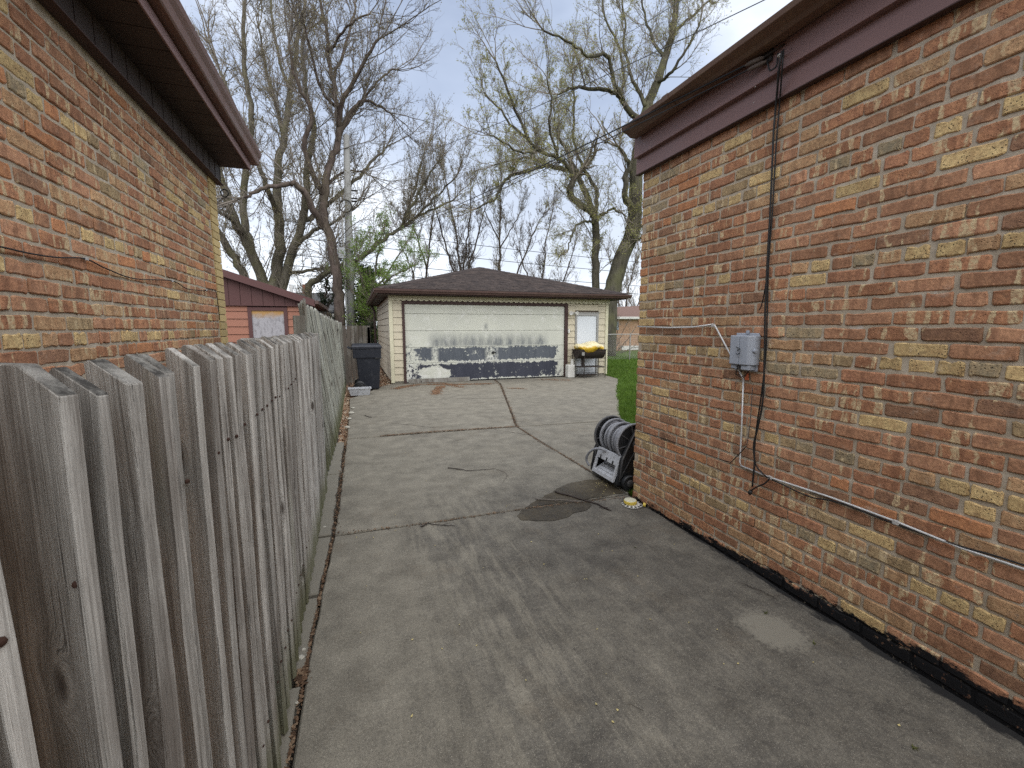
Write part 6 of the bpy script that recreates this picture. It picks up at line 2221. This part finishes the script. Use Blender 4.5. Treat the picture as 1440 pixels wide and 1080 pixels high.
# dark tree in front of the pole
make_tree('dark_tree', 'dark-barked tree with an arching left limb just left of the pole', [
    ([(477, 440, 0), (476, 415, 0), (472, 379, 0), (464, 334, 0), (456, 305, 0), (456, 277, .2), (460, 244, .3), (472, 208, .4), (477, 179, .5), (475, 151, .6), (468, 114, .8), (462, 73, 1), (455, 24, 1.2), (450, -10, 1.2)], 13, 2.5),
    ([(476, 180, .5), (482, 143, 0), (498, 114, -.4), (515, 81, -.8), (531, 53, -1)], 6, 2.5),
    ([(474, 200, .4), (490, 163, .8), (507, 143, 1.2), (530, 148, 1.4), (548, 158, 1.6)], 5, 2),
    ([(456, 277, .2), (447, 262, 0), (432, 225, -.3), (430, 196, -.5), (439, 171, -.5), (437, 155, -.6), (425, 130, -.8), (413, 102, -1), (405, 61, -1.2)], 6.5, 2.5),
    ([(453, 318, 0), (442, 300, -.5), (429, 273, -.8), (415, 259, -1), (393, 261, -1.2), (366, 266, -1.4), (345, 276, -1.6)], 8, 3),
    ([(476, 190, .5), (488, 172, 1), (504, 150, 1.5), (520, 128, 2), (540, 106, 2.4), (556, 96, 2.6)], 4.5, 1.8),
    ([(457, 262, .2), (478, 246, 1.4), (500, 240, 2), (522, 246, 2.4)], 3.5, 1.6),
    ([(462, 73, 1), (478, 50, .4), (500, 30, 0), (522, 18, -.2)], 3.5, 1.5),
    ([(475, 151, .6), (462, 140, 0), (448, 118, -.3), (440, 80, -.5), (430, 40, -.8)], 4, 2),
    ([(468, 114, .8), (480, 80, 1.5), (492, 40, 2), (500, 5, 2.2)], 4, 2),
], 21.0, (BARK_B, TWIG_D), l1=3.0, d1=3.0, l2=0.5, n2=8, n3=7, bud=BUD, budn=0.7, budsize=0.055)
# leaning limb tree right of the pole
make_tree('leaning_tree', 'leaning tree whose forked limb reaches right above the young green foliage', [
    ([(433, 412, 0), (447, 393, 0), (464, 382, 0), (495, 369, .3), (522, 351, .5), (542, 335, .6), (562, 322, .8), (584, 307, 1), (611, 293, 1.2), (640, 280, 1.4)], 8, 2),
    ([(560, 323, .8), (573, 300, .3), (587, 275, 0), (600, 253, -.2), (611, 235, -.4)], 4, 1.6),
    ([(562, 322, .8), (570, 300, 1.4), (583, 268, 1.8), (590, 240, 2), (596, 212, 2.2)], 3.5, 1.5),
    ([(584, 307, 1), (600, 290, .5), (622, 268, .2), (640, 250, 0)], 3, 1.4),
], 23.0, (BARK_C, TWIG), l1=2.4, d1=3.4, n2=9, n3=7, bud=BUD, budn=0.7, budsize=0.055, trop=0.18)

# gnarled tree behind the garage
make_tree('gnarled_tree', 'gnarled budding tree arching left over the garage roof', [
    ([(840, 440, 0), (838, 404, 0), (837, 362, 0), (838, 311, 0), (832, 299, 0), (822, 292, 0), (811, 284, -.2), (801, 268, -.4), (806, 254, -.5)], 12, 8),
    ([(806, 256, -.5), (801, 236, -.6), (784, 222, -.8), (757, 210, -1), (741, 194, -1.2), (725, 155, -1.4), (710, 117, -1.6), (697, 85, -1.8)], 6, 2),
    ([(834, 300, 0), (827, 280, .2), (817, 257, .3), (811, 241, .4), (788, 237, .5), (768, 233, .6), (737, 241, .6), (714, 249, .6), (703, 265, .6), (694, 282, .6), (671, 292, .6)], 9, 2.2),
    ([(838, 305, 0), (840, 272, .5), (834, 257, .8), (823, 241, 1), (812, 215, 1.1), (807, 194, 1.2), (806, 160, 1.3), (807, 136, 1.4), (803, 97, 1.5)], 6, 2),
    ([(838, 308, 0), (850, 300, -.5), (862, 294, -1), (873, 299, -1.4), (880, 306, -1.6)], 4, 1.8),
    ([(836, 315, 0), (827, 311, -.6), (811, 317, -1), (803, 335, -1.2), (799, 350, -1.4)], 4, 1.6),
    ([(784, 222, -.8), (772, 175, -1.6), (776, 148, -2), (768, 110, -2.4)], 3.5, 1.6),
    ([(757, 210, -1), (742, 215, -2), (715, 205, -2.6), (690, 190, -3)], 3.5, 1.6),
    ([(768, 233, .6), (748, 222, 1.5), (722, 225, 2.2), (695, 232, 2.6)], 4, 1.6),
    ([(741, 194, -1.2), (718, 175, -.6), (700, 150, -.2), (680, 130, 0)], 3.5, 1.5),
    ([(811, 241, .4), (800, 215, 1.2), (785, 190, 2), (778, 150, 2.6)], 4, 1.6),
], 22.0, (BARK_C, TWIG), l1=2.2, d1=3.6, n2=9, n3=7, bud=BUD_G, budn=1, budsize=0.062, trop=0.06)
# tall tree at the corner of the right house
make_tree('tall_tree', 'tall thick-trunked tree rising behind the right house corner', [
    ([(855, 430, 0), (862, 405, 0), (873, 366, 0), (888, 331, 0), (893, 292, 0), (894, 253, 0), (898, 210, 0), (904, 175, 0), (911, 148, .2), (923, 119, .3), (934, 83, .5), (946, 47, .6), (952, 0, .8), (955, -40, .9)], 27, 6),
    ([(893, 300, 0), (879, 276, -.5), (880, 250, -.6), (884, 233, -.7), (877, 215, -.7), (869, 206, -.7)], 10, 4),
    ([(905, 172, 0), (887, 159, 0), (876, 144, 0), (865, 131, 0), (843, 125, .2), (814, 124, .4), (796, 127, .5), (783, 134, .6)], 9, 2.2),
    ([(876, 142, 0), (862, 110, -.8), (856, 82, -1), (838, 77, -1.2), (825, 79, -1.4), (814, 69, -1.6), (793, 54, -1.8), (764, 43, -2)], 6, 2),
    ([(908, 150, 0), (898, 128, .4), (887, 108, .8), (877, 65, 1), (879, 29, 1.2), (873, -10, 1.4)], 6, 2),
    ([(868, 135, 0), (876, 120, .8), (877, 100, 1), (868, 60, 1.4), (850, 25, 1.6), (845, -15, 1.7)], 4.5, 2),
    ([(934, 83, .5), (915, 50, 1.5), (905, 20, 2), (900, -20, 2.4)], 5, 2),
    ([(923, 119, .3), (945, 100, -.8), (965, 70, -1.4), (985, 30, -2)], 5, 2),
    ([(889, 331, 0), (905, 315, -.8), (925, 300, -1)], 6, 3),
    ([(886, 345, 0), (900, 335, -1), (925, 325, -1.4)], 5, 2),
    ([(946, 47, .6), (975, 20, .6), (1005, -5, .8)], 4, 2),
], 21.0, (BARK_T, TWIG), l1=2.8, d1=3.0, n2=9, n3=7, bud=BUD_G, budn=0.6, budsize=0.065, trop=0.08)

# slender bare trees beyond the alley
for i, (lb, limbs, Y0) in enumerate((
        ('reddish thicket of thin stems rising above the garage roof left of its peak', [([(648, 400, 0), (645, 360, 0), (640, 320, .2), (632, 280, .4), (625, 245, .6)], 3.5, 1.2), ([(650, 400, 0), (656, 350, 0), (660, 310, 0), (662, 270, 0)], 3, 1.2), ([(640, 400, 0), (628, 350, 0), (618, 315, 0), (608, 285, 0)], 3, 1.2), ([(655, 395, 0), (668, 350, 0), (676, 315, 0), (684, 290, 0)], 3, 1.1)], 27),
        ('single straight thin tree directly above the garage roof peak', [([(703, 400, 0), (703, 350, 0), (704, 300, 0), (705, 255, 0)], 4, 1.4), ([(703, 340, 0), (690, 315, 0), (680, 290, 0)], 2, 1), ([(703, 350, 0), (718, 325, 0), (728, 305, 0)], 2, 1)], 26),
        ('loose thin-stemmed trees between the roof peak and the gnarled trunk', [([(725, 400, 0), (738, 360, 0), (752, 325, 0), (765, 300, 0)], 3, 1), ([(760, 410, 0), (766, 370, 0), (768, 335, 0), (775, 310, 0)], 3, 1), ([(790, 410, 0), (800, 375, 0), (808, 345, 0)], 3, 1), ([(745, 405, 0), (735, 370, 0), (730, 340, 0)], 2.5, 1)], 27),
        ('pale thin tree between the leaning tree and the reddish thicket', [([(600, 400, 0), (603, 350, 0), (608, 310, 0), (612, 280, 0)], 3, 1), ([(600, 380, 0), (588, 340, 0), (580, 315, 0)], 2.5, 1), ([(585, 405, 0), (575, 370, 0), (565, 345, 0)], 2.5, 1)], 29),
        ('bare thin tree behind the tall trunk at the lawn end', [([(880, 440, 0), (884, 410, 0), (890, 380, 0), (897, 350, 0)], 3, 1), ([(870, 430, 0), (866, 395, 0), (856, 360, 0)], 2.5, 1), ([(895, 440, 0), (902, 410, 0), (912, 385, 0)], 3, 1)], 30))):
    make_tree('thin_tree', lb, limbs, Y0, (BARK_B, TWIG_D if i in (0,) else TWIG), l1=2.0, d1=3.4, n2=8, n3=6, bud=BUD_R if i in (0, 2) else BUD, budn=0.6, budsize=0.05, trop=0.2, twigr=0.007, wander=0.12)

# young green tree and evergreen by the pole
make_tree('green_tree', 'young tree in fresh light green leaf beside the pole and garage', [
    ([(520, 470, 0), (522, 430, 0), (526, 395, 0), (530, 360, 0), (535, 335, 0)], 4, 1.5),
    ([(521, 440, 0), (512, 405, -.5), (505, 380, -.8), (502, 360, -1)], 3, 1.2),
    ([(524, 420, 0), (545, 385, .4), (560, 360, .6), (572, 345, .8)], 3, 1.2),
    ([(522, 430, 0), (535, 405, -.6), (552, 390, -1), (575, 378, -1.2)], 3, 1.2),
    ([(520, 450, 0), (508, 430, .4), (500, 412, .6)], 3, 1.2),
], 20.6, (BARK_C, TWIG), l1=1.25, d1=4.5, n2=8, n3=6, bud=LEAF_G, budn=2, budsize=0.06, trop=0.08, twigr=0.005)
make_tree('evergreen_shrub', 'dark evergreen bush in the gap left of the garage', [
    ([(508, 480, 0), (509, 450, 0), (511, 420, 0), (514, 400, 0)], 3, 1.5),
    ([(510, 470, 0), (518, 450, 0), (524, 435, 0), (528, 425, 0)], 3, 1.5),
], 22.0, (BARK_B, TWIG_D), l1=0.9, d1=7, n2=8, n3=6, bud=LEAF_D, budn=3, budsize=0.11, trop=0.0, cat='shrub')
make_tree('evergreen_shrub', 'dark evergreen mass behind the boarded gable near the pole foot', [
    ([(455, 440, 0), (458, 415, 0), (460, 395, 0), (466, 385, 0)], 3, 1.5),
    ([(460, 440, 0), (470, 415, 0), (480, 400, 0)], 3, 1.5),
], 27.0, (BARK_B, TWIG_D), l1=1.3, d1=3.5, n2=6, n3=5, bud=LEAF_D, budn=1, budsize=0.12, trop=0.05, cat='shrub')
make_tree('bare_shrub', 'bare arching shrub against the distant orange brick wall', [
    ([(864, 498, 0), (868, 485, 0), (874, 470, 0), (880, 460, 0)], 1.6, 0.7), ([(864, 498, 0), (866, 480, 0), (868, 465, 0), (869, 455, 0)], 1.6, 0.7),
    ([(864, 498, 0), (872, 490, 0), (882, 478, 0), (890, 470, 0)], 1.6, 0.7), ([(864, 498, 0), (862, 484, 0), (860, 470, 0)], 1.6, 0.7),
    ([(866, 500, 0), (876, 495, 0), (888, 489, 0)], 1.6, 0.7)], 23.5, (BARK_B, TWIG), l1=0.7, d1=4, n2=3, n3=3, bud=None, trop=0.05, cat='shrub', twigr=0.004)
make_tree('hedge_plant', 'low dark bush beside the parked car in the gap', [
    ([(516, 492, 0), (518, 480, 0), (520, 470, 0)], 2, 1)], 19.5, (BARK_B, TWIG_D), l1=0.5, d1=9, n2=6, n3=5, bud=LEAF_D, budn=2, budsize=0.06, cat='shrub')

# ================================================================== sticks and small plants
STICK = worn('wet_dark_stick', (0.035, 0.026, 0.022), 0.7, 0.3, amt=0.4, scale=40)
STICK2 = worn('dry_grey_stick', (0.16, 0.14, 0.12), 0.8, 0.2, amt=0.4, scale=40)


def stick(px, r, mat, label, z=0.008):
    pts = [onZ(a, b, z) for a, b in px]
    pts = smooth_pts(pts, 4)
    pts = [q + np.array((*rng.normal(0, 0.004, 2), abs(rng.normal(0, 0.002)))) for q in pts]
    n = len(pts)
    mb = MB().tube(pts, [r * (1 - 0.6 * i / n) for i in range(n)], 6)
    for _ in range(3):
        i = random.randrange(1, n - 1)
        d = rng.normal(0, 0.04, 3)
        d[2] = abs(d[2]) * 0.3
        mb.tube([pts[i], pts[i] + d * 0.5, pts[i] + d], [r * 0.5, r * 0.4, r * 0.2], 5)
    return solo('fallen_stick', mb, mat, label, 'stick', smooth=True)


stick([(781, 692), (795, 696), (810, 700), (825, 705), (838, 708), (850, 714), (860, 718)], 0.010, STICK, 'thick wet black stick lying across the damp patch')
stick([(753, 701.5), (775, 703), (800, 704), (822, 706)], 0.006, STICK2, 'straight grey stick lying left of the black one on the damp patch', 0.012)
stick([(593, 741), (602, 736), (615, 738), (640, 740)], 0.005, STICK, 'small dark twig on the joint in mid driveway')
stick([(630, 658), (645, 659.5), (660, 662), (680, 660.5), (698, 659)], 0.005, STICK, 'dark twig lying alone in the middle slab')
stick([(698, 660), (708, 663), (713, 668), (710, 674), (706, 678)], 0.003, STICK2, 'thin curled pale tendril beside the middle twig')
stick([(513, 584), (520, 586.5), (531, 586)], 0.006, STICK, 'short bent twig near the fence on the far slab')
stick([(1048, 822), (1062, 828), (1080, 836), (1092, 844)], 0.0022, STICK, 'long thin straw on the dark concrete close to the wall')


def tuft(px, n, s, label):
    q = onZ(*px)
    mb = MB()
    for _ in range(n):
        a_ = random.uniform(0, 6.28)
        l = s * random.uniform(0.5, 1.2)
        d = np.array((math.cos(a_), math.sin(a_), random.uniform(0.2, 0.9)))
        w = np.array((-math.sin(a_), math.cos(a_), 0)) * 0.0022
        b_ = q + rng.normal(0, s * 0.25, 3) * (1, 1, 0) + (0, 0, 0.001)
        mb.add([b_ - w, b_ + w, b_ + d * l * 0.6 + w * 0.7, b_ + d * l * 0.6 - w * 0.7, b_ + d * l + (0, 0, -l * 0.2)], [(0, 1, 2, 3), (3, 2, 4)])
    return solo('weed_tuft', mb, WEED, label, 'weed')


WEED = leafmat('dull_weed', (0.14, 0.15, 0.05), (0.10, 0.105, 0.035))
tuft((1145, 905), 12, 0.014, 'tiny weed sprig on the pale worn spot near the wall')
tuft((1076, 862), 10, 0.013, 'tiny weed sprig left of the pale worn spot')
tuft((1285, 1052), 14, 0.014, 'small weed sprig at the bottom right of the driveway')
tuft((893, 770), 8, 0.012, 'small weed in mid driveway below the sprinkler')
stn = MB()
for (a_, b_, r) in ((423, 927, 0.016), (427, 915, 0.01), (417, 990, 0.008), (494, 582, 0.05), (491, 590, 0.04), (488, 602, 0.04), (496, 575, 0.04), (456, 742, 0.012)):
    q = onZ(a_, b_)
    nb_ = 10
    prof = [(r * 0.6, -0.002), (r, r * 0.25), (r * 0.75, r * 0.6), (r * 0.2, r * 0.75)]
    s0_ = len(stn.v)
    stn.lathe(prof, (q[0], q[1], 0.004), (0, 0, 1), 9)
    for i in range(s0_, len(stn.v)):
        v = stn.v[i]
        stn.v[i] = (v[0] + random.gauss(0, r * 0.12), v[1] + random.gauss(0, r * 0.12), v[2])
STN = worn('pale_stone', (0.42, 0.40, 0.34), 0.9, 0.2, amt=0.4, scale=30)
o = part('pebbles', stn, STN)
tag(o, 'pale broken stones along the fence foot', 'stones', kind='stuff')
